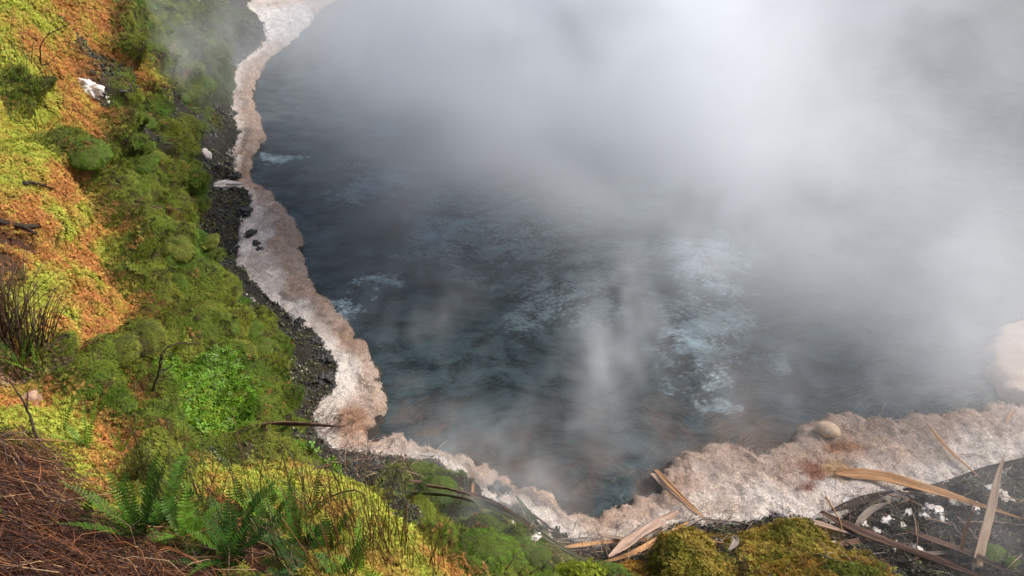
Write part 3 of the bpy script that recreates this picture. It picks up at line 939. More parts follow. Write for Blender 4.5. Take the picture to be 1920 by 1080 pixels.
blade('flax_leaf', gp((1360, 1055, .16), (1372, 1040, .17), (1368, 1025, .14)), .05, 'grey', 'small grey leaf scrap caught between the two golden mounds', seed=26)
blade('flax_leaf', gp((1215, 1050, .05), (1270, 1060, .06), (1310, 1072, .05)), .03, 'grey', 'thin grey leaf in the shade of the smaller golden mound', seed=27)


def stick(name, paths, r, mat, label, cat='twig', sides=6, group=None):
    V, F_ = [], []
    A_ = []
    for k, pts in enumerate(paths):
        n0 = len(V)
        L = smooth_path(pts, 12)
        L = [p_ + Vector((random.uniform(-1, 1), random.uniform(-1, 1), random.uniform(-1, 1))) * r * .6 for p_ in L]
        tube(V, F_, L, r if k == 0 else r * .65, r * .35, sides, .15)
        A_ += [((j // sides) * .06, (j % sides) * .7, k) for j in range(len(V) - n0)]
    me = mesh_of(name, [tuple(v) for v in V], F_, True, FM[mat], {'fib': np.array(A_)})
    return tag(add(name, me), label, cat, group)


b_ = on_ground(77, 128, -.02)
u = lambda x, y, l=0.0: upright(b_, x, y, l)
stick('bare_twig', [[b_, u(76, 88), u(91, 63, .03), u(95, 48, .05)], [u(90, 66, .03), u(111, 54, .08), u(134, 43, .15)], [u(77, 122), u(92, 118, .05), u(104, 104, .1)]], .008, 'dark', 'forked grey bare twig standing in the lime moss at the top of the bank')
b_ = on_ground(281, 736, -.02)
stick('bare_twig', [[b_, u(300, 688, .02), u(303, 660, .05), u(334, 645, .10), u(376, 646, .2)], [u(297, 696, .02), u(312, 692, .04), u(326, 682, .06)], [u(302, 690, .02), u(303, 672, .03), u(308, 660, .02)]], .007, 'dark', 'forked dark bare twig standing beside the bright clover mound')
stick('bare_twig', [gp((48, 356, .05), (75, 360, .07), (108, 364, .05))], .014, 'dark', 'short black stick lying on the orange moss')
stick('fallen_branch', [gp((-10, 425, .06), (60, 440, .07), (110, 438, .06), (158, 446, .03)), gp((40, 436, .06), (70, 446, .05), (120, 452, .02))], .02, 'dark', 'dark fallen branch lying across the orange moss above the rush clump', 'branch')
stick('bare_twig', [gp((1232, 1026, .06), (1275, 1003, .09), (1320, 986, .10), (1405, 991, .05))], .014, 'grey', 'bent grey twig arching over the smaller golden mound')
stick('bare_twig', [gp((1205, 1024, .05), (1260, 1030, .07), (1312, 1032, .05))], .010, 'brown', 'thin straight brown twig beside the bent grey twig')
stick('bare_twig', [gp((1000, 972, .05), (1035, 1000, .06), (1080, 1030, .05))], .012, 'brown', 'brown twig slanting over the crust right of the dark green leaf')
stick('bare_twig', [gp((330, 20, .06), (356, 45, .08), (372, 62, .05))], .008, 'dark', 'thin dark twig high on the hazy moss slope')
stick('bare_twig', [gp((80, 845, .05), (75, 812, .14), (60, 790, .22)), gp((76, 815, .14), (88, 800, .2))], .006, 'dark', 'small dark twig above the brown dry grass')
b_ = on_ground(566, 952, -.02)
stick('looped_stem', [[b_, u(617, 932, .0), u(664, 918, .0), u(686, 938, .05), u(676, 964, .05), u(647, 985, 0)]], .004, 'dark', 'dark wiry stem bent into a loop over the lime lip of moss', 'stem')
b_ = on_ground(762, 925, 0)
stick('bare_twig', [[b_, u(757, 905), u(748, 882)], [u(757, 905), u(772, 892)]], .012, 'mossy', 'small pale green forked twig in the dark hollow')
for x0, y0, x1, y1, x2, y2 in [(560, 900, 620, 888, 640, 880), (1690, 1062, 1740, 1050, 1790, 1062), (1600, 1052, 1650, 1046, 1690, 1052), (1500, 976, 1520, 990, 1530, 1010), (905, 1000, 940, 1018, 985, 1030), (1865, 1000, 1880, 1030, 1885, 1060), (1780, 985, 1795, 1010, 1825, 1050)]:
    stick('bare_twig', [gp((x0, y0, .04), (x1, y1, .07), (x2, y2, .04))], .008, random.choice(['brown', 'dark', 'grey']), 'thin broken twig among the debris at the foot of the bank', group='broken twigs at the foot of the bank')

for k_ in range(34):
    x0 = random.choice([random.uniform(1040, 1330), random.uniform(1540, 1900), random.uniform(1540, 1900)])
    y0 = 1030 + random.uniform(-14, 14) if x0 < 1330 else random.uniform(935, 1060)
    a_ = random.gauss(.35, .5) if x0 > 1330 else random.gauss(-.25, .5)
    l_ = random.uniform(35, 130)
    dx, dy = math.cos(a_) * l_, math.sin(a_) * l_ * .7
    P_ = [on_ground(x0 - dx / 2, y0 - dy / 2, .03), on_ground(x0, y0, .06), on_ground(x0 + dx / 2, y0 + dy / 2, .04)]
    if max((P_[0] - P_[1]).length, (P_[2] - P_[1]).length) > 1: continue
    stick('dry_reed', [P_], random.uniform(.004, .011), random.choice(['straw', 'pale', 'brown', 'grey', 'tan']), 'thin straight dry reed strewn along the foot of the crust', 'reed', 5, 'dry reeds strewn along the foot of the crust')

# ------------------------------------------------------------------ stones and rocks
import bmesh


def lump(name, loc, r, mat, label=None, cat=None, group=None, seed=0, rough=.25, freq=1.3, sub=4, rotz=0.0, kind=None, parent=None, flat=False):
    bm = bmesh.new()
    bmesh.ops.create_icosphere(bm, subdivisions=sub, radius=1)
    V = np.array([v.co[:] for v in bm.verts])
    Fc = np.array([[v.index for v in f.verts] for f in bm.faces])
    bm.free()
    k = 1 + rough * fbm(V * freq + seed * 7.7, 4, seed) + rough * .35 * (.5 - cells(V * freq * 2.2 + seed, seed)[0])
    V = V * k[:, None] * np.array(r)
    me = mesh_of(name, V, Fc, not flat, mat)
    o = add(name, me, parent)
    o.location = loc
    o.rotation_euler = (0, 0, rotz)
    if label or kind: tag(o, label, cat, group, kind)
    return o


def rock_material(name, ca, cb, freq=20, rough=.8, bs=.6, green=0.0):
    m, nt, p = material(name)
    geo = nt.node('ShaderNodeTexCoord', None, 3)
    a = nt.noise(geo, freq, 6, .65)
    c_ = nt.mix(nt.rng(a, .35, .65), ca, cb)
    c_ = nt.mix(nt.m('MULTIPLY', nt.rng(nt.noise(geo, freq * 3, 3), .55, .7), .5), c_, tuple(x * .4 for x in ca))
    if green:
        z = nt.node('ShaderNodeSeparateXYZ', {0: geo}, 2)
        c_ = nt.mix(nt.rng(nt.m('ADD', z, nt.m('MULTIPLY', a, .05)), -.03, .01, green, 0.0), c_, (.05, .055, .03))
    nt.link(c_, p.inputs['Base Color'])
    p.inputs['Roughness'].default_value = rough
    bump(nt, p, a, bs, .02)
    return m


MR = {'cobble': rock_material('cobble', (.60, .46, .33), (.48, .36, .25), 40, .8, .3, .9), 'white': rock_material('white_sinter', (.72, .68, .64), (.52, .47, .43), 14), 'dark': rock_material('dark_rock', (.045, .044, .042), (.022, .022, .022), 12, .6),
      'pink': rock_material('pink_crust', (.40, .26, .19), (.27, .17, .11), 25)}
p_ = on_ground(1550, 812)
lump('cobble', (p_.x, p_.y, p_.z + .045), (.118, .085, .075), MR['cobble'], 'smooth rounded cream cobble perched on the water edge of the crust', 'stone', seed=3, rough=.10, freq=.9, rotz=-.35)
p_ = on_ground(163, 168)
lump('white_rock', (p_.x, p_.y, p_.z), (.18, .11, .10), MR['white'], 'white rock wedged in a dark gap of the mossy bank', 'rock', seed=5, rough=.5, freq=2.6, rotz=-.5)
p_ = on_ground(387, 292)
lump('white_rock', (p_.x, p_.y, p_.z + .02), (.075, .07, .09), MR['white'], 'small white stone alone on the dark rock band', 'rock', seed=6, rough=.4, freq=1.6, sub=3)
p_ = on_ground(405, 672)
lump('white_rock', (p_.x, p_.y, p_.z), (.028, .025, .045), MR['white'], 'tiny white stone peeping out of the green moss', 'rock', seed=7, rough=.4, sub=3)
p_ = on_ground(42, 745)
lump('pink_crust', (p_.x, p_.y, p_.z - .02), (.08, .06, .035), MR['pink'], 'crumbly pinkish crust on the moss above the brown grass', 'crust', seed=8, rough=.4, freq=3.0)
for k, (x, y, r) in enumerate([(465, 378, .06), (470, 440, .09), (480, 458, .06), (487, 468, .05), (610, 712, .09), (622, 722, .05), (608, 672, .10), (590, 640, .08), (560, 605, .07), (447, 470, .09), (455, 400, .12), (440, 330, .09), (445, 250, .08), (438, 215, .07), (935, 925, .10), (700, 868, .06)]):
    p_ = on_ground(x, y)
    lump('dark_rock', (p_.x, p_.y, p_.z + r * .1), (r * .95, r * .8, r * .5), MR['dark'], 'knobbly black rock at the inner edge of the pale crust', 'rock', 'black rocks along the crust', seed=20 + k, rough=.9, freq=2.6, sub=4, rotz=k)
for k, (x, y, r) in enumerate([(1800, 942, .09), (1832, 955, .07), (1752, 958, .09), (1700, 965, .08), (1735, 968, .05), (1665, 975, .06), (1690, 985, .05), (1715, 1030, .08), (1680, 1025, .06), (1650, 1000, .06), (1862, 918, .08), (1885, 935, .09), (1560, 1022, .05), (1620, 985, .05), (1770, 975, .06), (1585, 940, .05), (960, 985, .05), (1000, 1005, .06), (1030, 1010, .04)]):
    p_ = on_ground(x, y)
    lump('white_sinter', (p_.x, p_.y, p_.z), (r * 1.0, r * .65, r * .22), MR['white'], 'flat white sinter fragment lying among the dark debris', 'sinter', 'white sinter fragments among the debris', seed=50 + k, rough=.8, freq=2.4, sub=3, rotz=k * 1.3)

for x, y, sx, sy, rz_ in [(412, 350, .30, .10, .15)]:
    p_ = on_ground(x, y)
    lump('white_sinter', (p_.x, p_.y, p_.z + .02), (sx, sy, .05), MR['white'], 'white sinter spur reaching from the crust into the dark rock halfway up the shore', 'sinter', seed=91, rough=.8, freq=2.2, sub=4, rotz=rz_)

# boulder of dark rock with moss cap inside the cove
p_ = on_ground(868, 912)
o = empty('mossy_boulder', (p_.x, p_.y, 0))
tag(o, 'dark boulder with a mossy cap beside the white crust', 'boulder')
lump('rock', (0, -.05, .0), (.42, .24, .2), MR['dark'], seed=77, rough=.35, freq=1.7, parent=o)

# ------------------------------------------------------------------ moss cushions and golden mounds
mat_cush = leaf_material('cushion_moss', .3, .7, .4, inst=False, colour=(.10, .18, .012))
mat_cush2 = leaf_material('olive_cushion_moss', .3, .7, .4, inst=False, colour=(.19, .21, .025))
mat_core, nt, p = material('moss_core')
geo = nt.node('ShaderNodeTexCoord', None, 3)
nt.link(nt.mix(nt.noise(geo, 40, 4), (.05, .07, .01), (.11, .14, .015)), p.inputs['Base Color'])
p.inputs['Roughness'].default_value = .95
bump(nt, p, nt.noise(geo, 60, 4), .8, .02)


def cushion_mesh(seed, nh=2200):
    r_ = np.random.default_rng(seed)
    bm = bmesh.new()
    bmesh.ops.create_icosphere(bm, subdivisions=4, radius=1)
    V = np.array([v.co[:] for v in bm.verts])
    Fc = np.array([[v.index for v in f.verts] for f in bm.faces])
    bm.free()
    k = lambda D: 1 + .22 * fbm(D * 1.4 + seed * 5.1, 3, seed) + .30 * (.55 - cells(D * 1.7 + seed, seed)[0]) + .20 * (.5 - cells(D * 3.6 + seed, seed + 3)[0])
    W = V * k(V)[:, None] * np.array([1, .9, .72])
    core = mesh_of('moss_core', W, Fc, True, mat_core)
    D = r_.normal(0, 1, (nh, 3))
    D[:, 2] = np.abs(D[:, 2]) - .35
    D /= np.linalg.norm(D, axis=1)[:, None]
    B = D * (k(D) * .985)[:, None] * np.array([1, .9, .72])
    tang = r_.normal(0, .5, (nh, 3)) + np.array([0, 0, -1.0]) + D * .2
    tang -= (tang * D).sum(1)[:, None] * D
    tang /= np.linalg.norm(tang, axis=1)[:, None]
    side = np.cross(D, tang)
    l = r_.uniform(.09, .24, nh)[:, None]
    w = .011
    v0, v1 = B - side * w, B + side * w
    mid = B + tang * l * .55 + D * l * r_.uniform(.15, .6, (nh, 1))
    v2, v3 = mid - side * w * .8, mid + side * w * .8
    v4 = B + tang * l + D * l * .15
    HV = np.stack([v0, v1, v2, v3, v4], 1).reshape(-1, 3)
    b = np.arange(nh) * 5
    HF = np.concatenate([np.stack([b, b + 1, b + 3], 1), np.stack([b, b + 3, b + 2], 1), np.stack([b + 2, b + 3, b + 4], 1)])
    return core, HV, HF


CM = []
for s_ in range(5):
    core, HV, HF = cushion_mesh(s_ + 1)
    CM.append((core, mesh_of('moss_hair', HV, HF, True, mat_cush if s_ % 2 == 0 else mat_cush2)))
CM.append((CM[1][0], mesh_of('moss_hair', *cushion_mesh(2)[1:], True, mat_cush)))


def cushion(loc, r, var, label, group=None, nrm=None):
    core, hair = CM[var]
    o = add('moss_cushion', core)
    tag(o, label, 'moss', group)
    h_ = add('moss_hair', hair, o)
    h_['kind'] = 'stuff'
    o.location = loc
    o.scale = (r * 1.2, r * 1.2, r * .8)
    n_ = (Vector(nrm) * .6 + Vector((0, 0, .8))).normalized() if nrm is not None else Vector((0, 0, 1))
    o.rotation_euler = (n_.to_track_quat('Z', 'Y').to_matrix() @ Matrix.Rotation(random.uniform(0, 6.28), 3, 'Z')).to_euler()
    return o


gw = (PT[:, 2] > .55) * np.clip(ZW[:, iG] + .5 * ZW[:, iK] - ZW[:, iD] * .3, 0, 1) * (Z > .3) * (dcam > 3.2)
pos, nr_, q, wts, ds = tri_sample(PT, FQ, gw, 900, 1.0)
kept = []
for k in range(len(pos)):
    r = random.uniform(.06, .155) * (.75 + ds[k] * .03)
    if all(np.linalg.norm(pos[k] - a) > (r + b) * .80 for a, b in kept):
        kept.append((pos[k], r))
        zk = lerp(ZW, q[k:k + 1], [w_[k:k + 1] for w_ in wts])[0]
        va = random.randrange(6)
        tone = 'olive' if va in (1, 3) else 'deep green'
        size = 'small' if r < .12 else 'broad'
        if ds[k] > 12.5: place = 'far up the misty end of the bank'
        elif zk[iD] > .06: place = 'on the bank just above the dark rock strip'
        elif zk[iO] + zk[iL] > .12: place = 'at the edge of the orange and lime moss'
        else: place = 'in the middle of the green bank face'
        cushion(tuple(pos[k] - nr_[k] * r * .38), r, va, size + ' ' + tone + ' moss cushion ' + place, size + ' ' + tone + ' cushions ' + place, nr_[k])
    if len(kept) > 170: break
for x, y, r, v, lab in [(1864, 1046, .10, 0, 'round green moss cushion in the corner behind the propped grey brown leaf'), (1900, 1062, .06, 2, 'small green moss cushion at the very corner of the dark debris'), (935, 1052, .14, 0, 'bright green moss cushion lowest in the hollow'), (975, 1030, .10, 2, 'small bright cushion above the lowest one in the hollow'), (905, 1040, .11, 0, 'dark green cushion to one side of the lowest bright one'),
                    (502, 692, .045, 2, 'tiny round moss tuft alone on the dark rock band'), (820, 930, .13, 0, 'wide green moss cap on the dark boulder'), (1005, 1045, .10, 5, 'low moss lump beside the end of the mossy grey leaf')]:
    p_ = on_ground(x, y)
    cushion((p_.x, p_.y, p_.z + r * .15 + (.04 if 'cap' in lab else 0)), r, v, lab)


def mound(x, y, rx, ry, rz, label, cols, seed, n=900, lift=0.0):
    p_ = on_ground(x, y)
    root = empty('moss_mound', (p_.x, p_.y, p_.z - .05 + lift))
    tag(root, label, 'moss')
    o = lump('moss_core', (0, 0, 0), (rx, ry, rz), mat_core, seed=seed, rough=.28, freq=1.6, parent=root)
    me = o.data
    V = np.array([v.co[:] for v in me.vertices]); N_ = np.array([v.normal[:] for v in me.vertices])
    up = np.where(N_[:, 2] > -.15)[0]
    ix = rng.choice(up, n)
    pts = V[ix] + rng.normal(0, .012, (n, 3))
    c_ = np.array(cols[0]) + (np.array(cols[1]) - np.array(cols[0])) * np.clip(.5 + 1.2 * fbm(pts * 9 + seed, 3, seed), 0, 1)[:, None]
    c_ *= rng.uniform(.65, 1.3, (n, 1))
    s_ = scatter('moss_cover', None, None, [rosette_patch(k, 10, .05, 7, .016, .007) for k in (4, 5, 6)], pts, eulers(N_[ix] + rng.normal(0, .15, (n, 3)), rng.normal(0, 1, (n, 3))), rng.uniform(.7, 1.2, n), c_, mat_sphag, root)
    return root


YC = [(.42, .31, .06), (.19, .19, .018)]
mound(1484, 1050, .46, .33, .22, 'large golden moss mound below the pale crust', YC, 1, 2400)
mound(1288, 1056, .24, .26, .20, 'smaller golden green moss mound left of the large golden one', YC, 2, 1300)
mound(1195, 1085, .15, .11, .10, 'little orange moss tuft under the cove', [(.52, .28, .05), (.40, .26, .04)], 3, 350)
mound(1085, 1082, .17, .11, .10, 'little yellow green moss tuft under the cove', [(.30, .36, .03), (.22, .28, .02)], 4, 350)
mound(1590, 1085, .20, .12, .10, 'low olive moss tuft beside the large golden mound', [(.20, .22, .03), (.12, .15, .02)], 5, 350)

# ------------------------------------------------------------------ rushes, dry grass, litter
mat_stem, nt, p = material('rush_stem')
c0 = attr(nt, 'col', out=0)
rnd = nt.node('ShaderNodeNewGeometry', None, 'Random Per Island')
nt.link(nt.node('ShaderNodeHueSaturation', {'Value': nt.rng(rnd, 0, 1, .5, 1.5, False), 'Color': c0}), p.inputs['Base Color'])
p.inputs['Roughness'].default_value = .5


def stems_mesh(name, items, mat):
    """many thin tapered stems: each item is (path points, r0, r1, colour at base, colour at tip)"""
    V, F_, C_ = [], [], []
    for path, r0, r1, ca, cb in items:
        n0 = len(V)
        tube(V, F_, path, r0, r1, 3)
        m_ = (len(V) - n0) // 3
        for k in range(m_):
            t = k / max(m_ - 1, 1)
            c_ = tuple(a + (b - a) * t for a, b in zip(ca, cb))
            C_ += [c_] * 3
    F_ = [f for f in F_]
    return mesh_of(name, [tuple(v) for v in V], F_, True, mat, {'col': np.array(C_)})


def rush(px, py, n, h, spread, label, ca, cb, lean=(0, 0), r=.0022, group=None, droop=.25):
    b = on_ground(px, py, -.02)
    root = empty('rush_clump', b)
    tag(root, label, 'rush', group)
    items = []
    for _ in range(n):
        a, d = random.uniform(0, 6.28), spread * math.sqrt(random.random())
        x, y = d * math.cos(a), d * math.sin(a)
        l = h * random.uniform(.45, 1.1)
        tx, ty = math.cos(a) * random.uniform(0, .35) + random.gauss(0, .18) + lean[0], math.sin(a) * random.uniform(0, .35) + random.gauss(0, .18) + lean[1]
        z0 = drop(b.x + x, b.y + y)[0] - b.z - .02
        if abs(z0) > .5: z0 = -.1
        path = [Vector((x + tx * l * t * (.6 + droop * t * 1.6), y + ty * l * t * (.6 + droop * t * 1.6), z0 + l * t * (1 - .28 * t * (abs(tx) + abs(ty))))) for t in (0, .25, .5, .75, 1)]
        k = random.uniform(.5, 1.3)
        items.append((path, r * random.uniform(.7, 1.2), r * .45, tuple(c_ * k for c_ in ca), tuple(c_ * k for c_ in cb)))
    o = add('stem_tuft', stems_mesh('stem_tuft', items, mat_stem), root)
    o['kind'] = 'stuff'
    return root


DK, BR, GB, OL = (.035, .018, .012), (.11, .045, .02), (.055, .06, .018), (.09, .075, .02)
rush(0, 640, 380, .50, .15, 'big dark brown rush clump at the edge on the orange moss', (.03, .015, .01), (.07, .035, .018), (.08, 0), .0032)
rush(58, 700, 30, .34, .08, 'sparse dark rushes beside the small ferns below the big rush clump', DK, GB)
rush(28, 175, 26, .5, .25, 'dark green grassy tuft in the lime moss high on the bank', (.03, .06, .01), (.06, .11, .015), r=.004)
rush(48, 130, 14, .5, .2, 'darker grassy tuft next to the forked grey twig', (.03, .055, .01), (.05, .09, .015), r=.004)
for x, y, n, h, sp_, lab in [(690, 1015, 70, .26, .09, 'dense brown rush clump on the lime lip below the looped stem'), (640, 1062, 70, .26, .11, 'dense brown rush clump lowest on the lime lip'), (765, 1062, 46, .27, .10, 'brown rush clump near the end of the lime lip'), (828, 1092, 22, .24, .08, 'last thin rush clump at the end of the lime lip'),
                             (600, 985, 34, .22, .09, 'rush clump in the middle of the lime lip beside a small fern'), (548, 960, 30, .24, .10, 'rush clump behind the second big fern'), (470, 960, 30, .25, .10, 'rush clump behind the big ferns'), (345, 935, 26, .25, .10, 'sparse rush clump between the two big ferns'), (265, 905, 12, .22, .10, 'few thin rush stems behind the first big fern'),
                             (735, 1010, 18, .24, .06, 'thin upright rushes at the rim of the lime lip'), (420, 1000, 26, .26, .08, 'dark rushes growing through the second big fern'), (520, 1050, 40, .24, .12, 'rush stems around the drooping bottom fern')]:
    rush(x, y, int(n * .62), h * 2.0, sp_, lab, random.choice([BR, DK, OL]), random.choice([BR, GB, (.13, .05, .02)]), (random.uniform(-.05, .12), 0), .0021, None, .05)
rush(1515, 1060, 9, .18, .05, 'few short stems on the large golden moss mound', DK, BR, r=.0025)
rush(668, 858, 40, .16, .14, 'reddish brown matted rushes at the crust bend', (.06, .02, .015), (.12, .05, .035), r=.003)

# dry grass thatch at the corner of the bank
bw = np.clip(ZW[:, iB] * 1.4 - .55, 0, 1) * (dcam < 3.6)
pos, nr_, q, wts, ds = tri_sample(PT, FQ, bw, 4600, 1.0)
items = []
for p_, n_ in zip(pos, nr_):
    a = random.gauss(-.1, .75) + (math.pi if random.random() < .5 else 0)
    l = random.uniform(.08, .38)
    d = Vector((math.cos(a), math.sin(a) * .8, random.uniform(-.05, .22)))
    d -= Vector(n_) * d.dot(Vector(n_)) * .8
    c_ = Vector((random.uniform(-1, 1), random.uniform(-1, 1), random.uniform(.0, 1))) * .06 * l / .3
    l0 = Vector(p_) + Vector(n_) * random.uniform(0, .05)
    path = [l0 + d * l * (t - .5) + c_ * (1 - (2 * t - 1) ** 2) for t in (0, .33, .66, 1)]
    u_ = random.random()
    col = (.095, .034, .016) if u_ < .45 else (.04, .017, .011) if u_ < .76 else (.30, .12, .04) if u_ < .93 else (.40, .26, .14)
    r = random.uniform(.0008, .0019) * (1.7 if random.random() < .08 else 1)
    items.append((path, r, r * .5, col, col))
tag(add('dry_grass_thatch', stems_mesh('dry_grass_thatch', items, mat_stem)), 'matted reddish brown dry grass heaped on the near corner of the bank', 'dry grass', kind='stuff')
for pts, r, mt_, lab in [([(-10, 838), (80, 837), (165, 843), (185, 850)], .0035, 'straw', 'straight orange dry stem lying highest over the brown grass'), ([(-10, 1078), (70, 1050), (160, 1036), (270, 1034), (380, 1052)], .003, 'straw', 'long orange dry stem running out below the first big fern'), ([(100, 1020), (135, 1040), (200, 1085)], .0028, 'straw', 'tan dry stem slanting down through the brown grass'),
                     ([(60, 1003), (130, 985), (232, 948)], .0028, 'straw', 'tan dry stem pointing up at the first big fern'), ([(-10, 885), (30, 898), (70, 912)], .003, 'grey', 'grey dry stem across the upper brown grass'), ([(-5, 832), (50, 822), (100, 812)], .0025, 'grey', 'pale grey dry stem above the orange one'), ([(40, 1050), (32, 980), (45, 950), (60, 920)], .0025, 'brown', 'bent brown stem rising steeply through the thatch'), ([(115, 985), (140, 940), (178, 890)], .002, 'grey', 'thin grey stem leaning over the lime moss patch'),
                     ([(250, 1000), (330, 1003), (400, 1030), (425, 1060)], .0022, 'straw', 'orange stem arching between the two big ferns'), ([(-5, 1010), (40, 1018), (90, 1040)], .0025, 'pale', 'pale dry stem low in the corner thatch'), ([(540, 1085), (545, 1050), (548, 1020)], .003, 'pale', 'upright pale stem between the bottom ferns'), ([(425, 1085), (430, 1045), (428, 1024)], .0035, 'pale', 'upright tan broken stalk before the second big fern'), ([(655, 1085), (654, 1050), (650, 1022)], .003, 'pale', 'upright straw stalk in the dense brown rushes')]:
    if 'upright' in lab:
        b_ = on_ground(*pts[0]); P_ = [b_] + [upright(b_, *x) for x in pts[1:]]
    else:
        P_ = [on_ground(x, y, .035) for x, y in pts]
    stick('dry_grass_stalk', [P_], r, mt_, lab, 'stem', 5)
# fine twig litter on the crust's inner edge and in the debris
items = []
for x, y, sx, sy, n in [(620, 795, 22, 14, 110), (668, 858, 40, 16, 160), (1180, 1035, 110, 16, 260), (1700, 1000, 120, 45, 420), (1050, 1035, 50, 20, 120), (1320, 985, 60, 8, 80), (740, 880, 50, 14, 120), (1640, 800, 60, 8, 70), (1750, 825, 90, 18, 90), (1850, 960, 40, 40, 120)]:
    for _ in range(n):
        b = on_ground(random.gauss(x, sx), random.gauss(y, sy), .01)
        a, l = random.uniform(0, 6.28), random.uniform(.05, .25)
        d = Vector((math.cos(a), math.sin(a), random.uniform(-.1, .25))) * l
        path = [b, b + d * .5 + Vector((0, 0, .03)), b + d]
        col = random.choice([(.10, .05, .035), (.05, .03, .025), (.22, .13, .08), (.40, .29, .2)])
        if y < 830 and x > 1000: col = (.48, .36, .26)
        r = random.uniform(.0015, .004)
        items.append((path, r, r * .4, col, col))
tag(add('twig_litter', stems_mesh('twig_litter', items, mat_stem)), 'fine brown twigs and fibres strewn along the crust and debris', 'litter', kind='stuff')

# ------------------------------------------------------------------ sword ferns
FERN = {'dark': leaf_material('fern_dark', .25, .5, .25, inst=False, colour=(.032, .085, .014), spec=.25), 'mid': leaf_material('fern_mid', .3, .5, .25, inst=False, colour=(.065, .145, .016), spec=.25), 'lime': leaf_material('fern_lime', .4, .45, .2, inst=False, colour=(.17, .32, .03), spec=.4)}
for k, m in FERN.items(): m.name = 'fern_' + k
mat_rach, nt, p = material('fern_rachis')
p.inputs['Base Color'].default_value = (.06, .07, .02, 1)
LEAF_V = [(0, -.12, 0), (.35, -.22, .03), (.75, -.19, .02), (1, -.03, -.06), (.97, .06, -.06), (.7, .17, .02), (.3, .2, .03), (0, .10, 0), (.35, 0, -.02), (.75, 0, -.03)]
LEAF_F = [(0, 1, 8), (1, 2, 9, 8), (2, 3, 9), (3, 4, 9), (4, 5, 9), (5, 6, 8, 9), (6, 7, 8), (7, 0, 8)]
LEAFLET = {k: mesh_of('leaflet', LEAF_V, LEAF_F, True, m) for k, m in FERN.items()}


def frond_axis(l, az, tilt, curl, n=12):
    """points of an arching rachis leaving the crown"""
    pts, p_, el = [], Vector((0, 0, 0)), tilt
    for k in range(n + 1):
        pts.append(p_.copy())
        p_ = p_ + Vector((math.cos(az) * math.cos(el), math.sin(az) * math.cos(el), math.sin(el))) * (l / n)
        el -= curl / n
    return pts


def leaflet_mats(pts, l, pairs, width, az):
    out = []
    P_, T_ = frames(pts)
    n = len(P_) - 1
    for k in range(pairs):
        t = .10 + .89 * (k + .5) / pairs
        f = t * n
        i = min(int(f), n - 1)
        p_ = P_[i].lerp(P_[i + 1], f - i)
        T = T_[i].lerp(T_[i + 1], f - i).normalized()
        S = T.cross(Vector((0, 0, 1)))
        if S.length < .15: S = Vector((-math.sin(az), math.cos(az), 0))
        S.normalize()
        U = S.cross(T).normalized()
        env = min(1, .55 + t * 2.2) * min(1, (1 - t) * 2.6 + .10)
        for sg in (1, -1):
            x = (S * sg * .96 + T * .26 + U * random.uniform(-.05, .28)).normalized()
            y = (T - x * T.dot(x)).normalized() * (1 if sg > 0 else 1)
            z = x.cross(y)
            s_ = width * env * random.uniform(.88, 1.1)
            M_ = Matrix((x, y, z)).transposed().to_4x4()
            sc = Matrix.Diagonal((s_, min(l / pairs * 2.35, s_ * .95), s_, 1))
            out.append(Matrix.Translation(p_) @ M_ @ sc)
    return out


def fern(px, py, n, l, key, label, spread=(.5, 1.25), width=.021, detail=False, group=None, azr=(0, 6.28), curl=.8, lift=0.0, pairs=None):
    b = on_ground(px, py, -.01 + lift)
    root = empty('fern', b)
    tag(root, label, 'fern', group)
    for k in range(n):
        az = azr[0] + (azr[1] - azr[0]) * (k + random.uniform(.2, .8)) / n
        ll = l * 1.1 * random.uniform(.65, 1.1)
        pr = pairs or max(10, int(ll / .0115))
        fine = detail and k % 2 == 0
        if detail: pr = min(pr, 29)
        pts = frond_axis(ll, az, random.uniform(*spread), random.uniform(.3, 1.0) * curl)
        V, F_ = [], []
        tube(V, F_, pts, .0022, .0008, 4)
        kk = key if random.random() < .8 else {'dark': 'mid', 'mid': 'lime', 'lime': 'mid'}[key]
        ms = leaflet_mats(pts, ll, pr, width * random.uniform(.85, 1.1), az)
        if fine:
            fr = add('frond', mesh_of('frond', [tuple(v) for v in V], F_, True, mat_rach), root)
            for m in ms:
                o = add('leaflet', LEAFLET[kk], fr)
                o.matrix_local = m
        else:
            for m in ms:
                o_ = len(V)
                V += [m @ Vector(v) for v in LEAF_V]
                F_ += [tuple(i + o_ for i in f) for f in LEAF_F]
            add('frond', mesh_of('frond', [tuple(v) for v in V], F_, True, FERN[kk]), root)
    return root


fern(268, 1016, 9, .33, 'dark', 'large dark green sword fern standing before the lime moss patch', (1.1, 1.5), .024, True)
fern(440, 1066, 10, .33, 'dark', 'second large dark green sword fern near the bottom edge', (1.0, 1.5), .024, True)
fern(310, 985, 7, .26, 'mid', 'mid green fern tucked behind the first large fern', (.8, 1.4), .027)
fern(165, 845, 8, .20, 'lime', 'fresh lime fern tuft on the edge of the brown grass', (.8, 1.45), .015)
fern(228, 852, 6, .19, 'lime', 'lime fern with thin upright fronds behind the first large fern', (.9, 1.45), .014)
fern(118, 818, 4, .20, 'mid', 'small green fern beside the small dark twig', (.7, 1.3), .013)
fern(163, 1006, 2, .13, 'lime', 'single bright lime fern sprout in the brown grass nearest the first large fern', (1.2, 1.5), .027)
fern(82, 1008, 2, .08, 'lime', 'tiny lime fern sprout in the middle of the brown grass', (1.0, 1.4), .014)
fern(14, 1005, 2, .08, 'lime', 'tiny lime fern sprout at the edge of the brown grass', (1.0, 1.4), .014)
fern(540, 940, 6, .19, 'lime', 'lime fern tuft with one tall frond on the moss lip', (.9, 1.5), .014)
fern(592, 968, 6, .20, 'mid', 'green fern tuft on the crest of the lime lip', (.8, 1.45), .014)
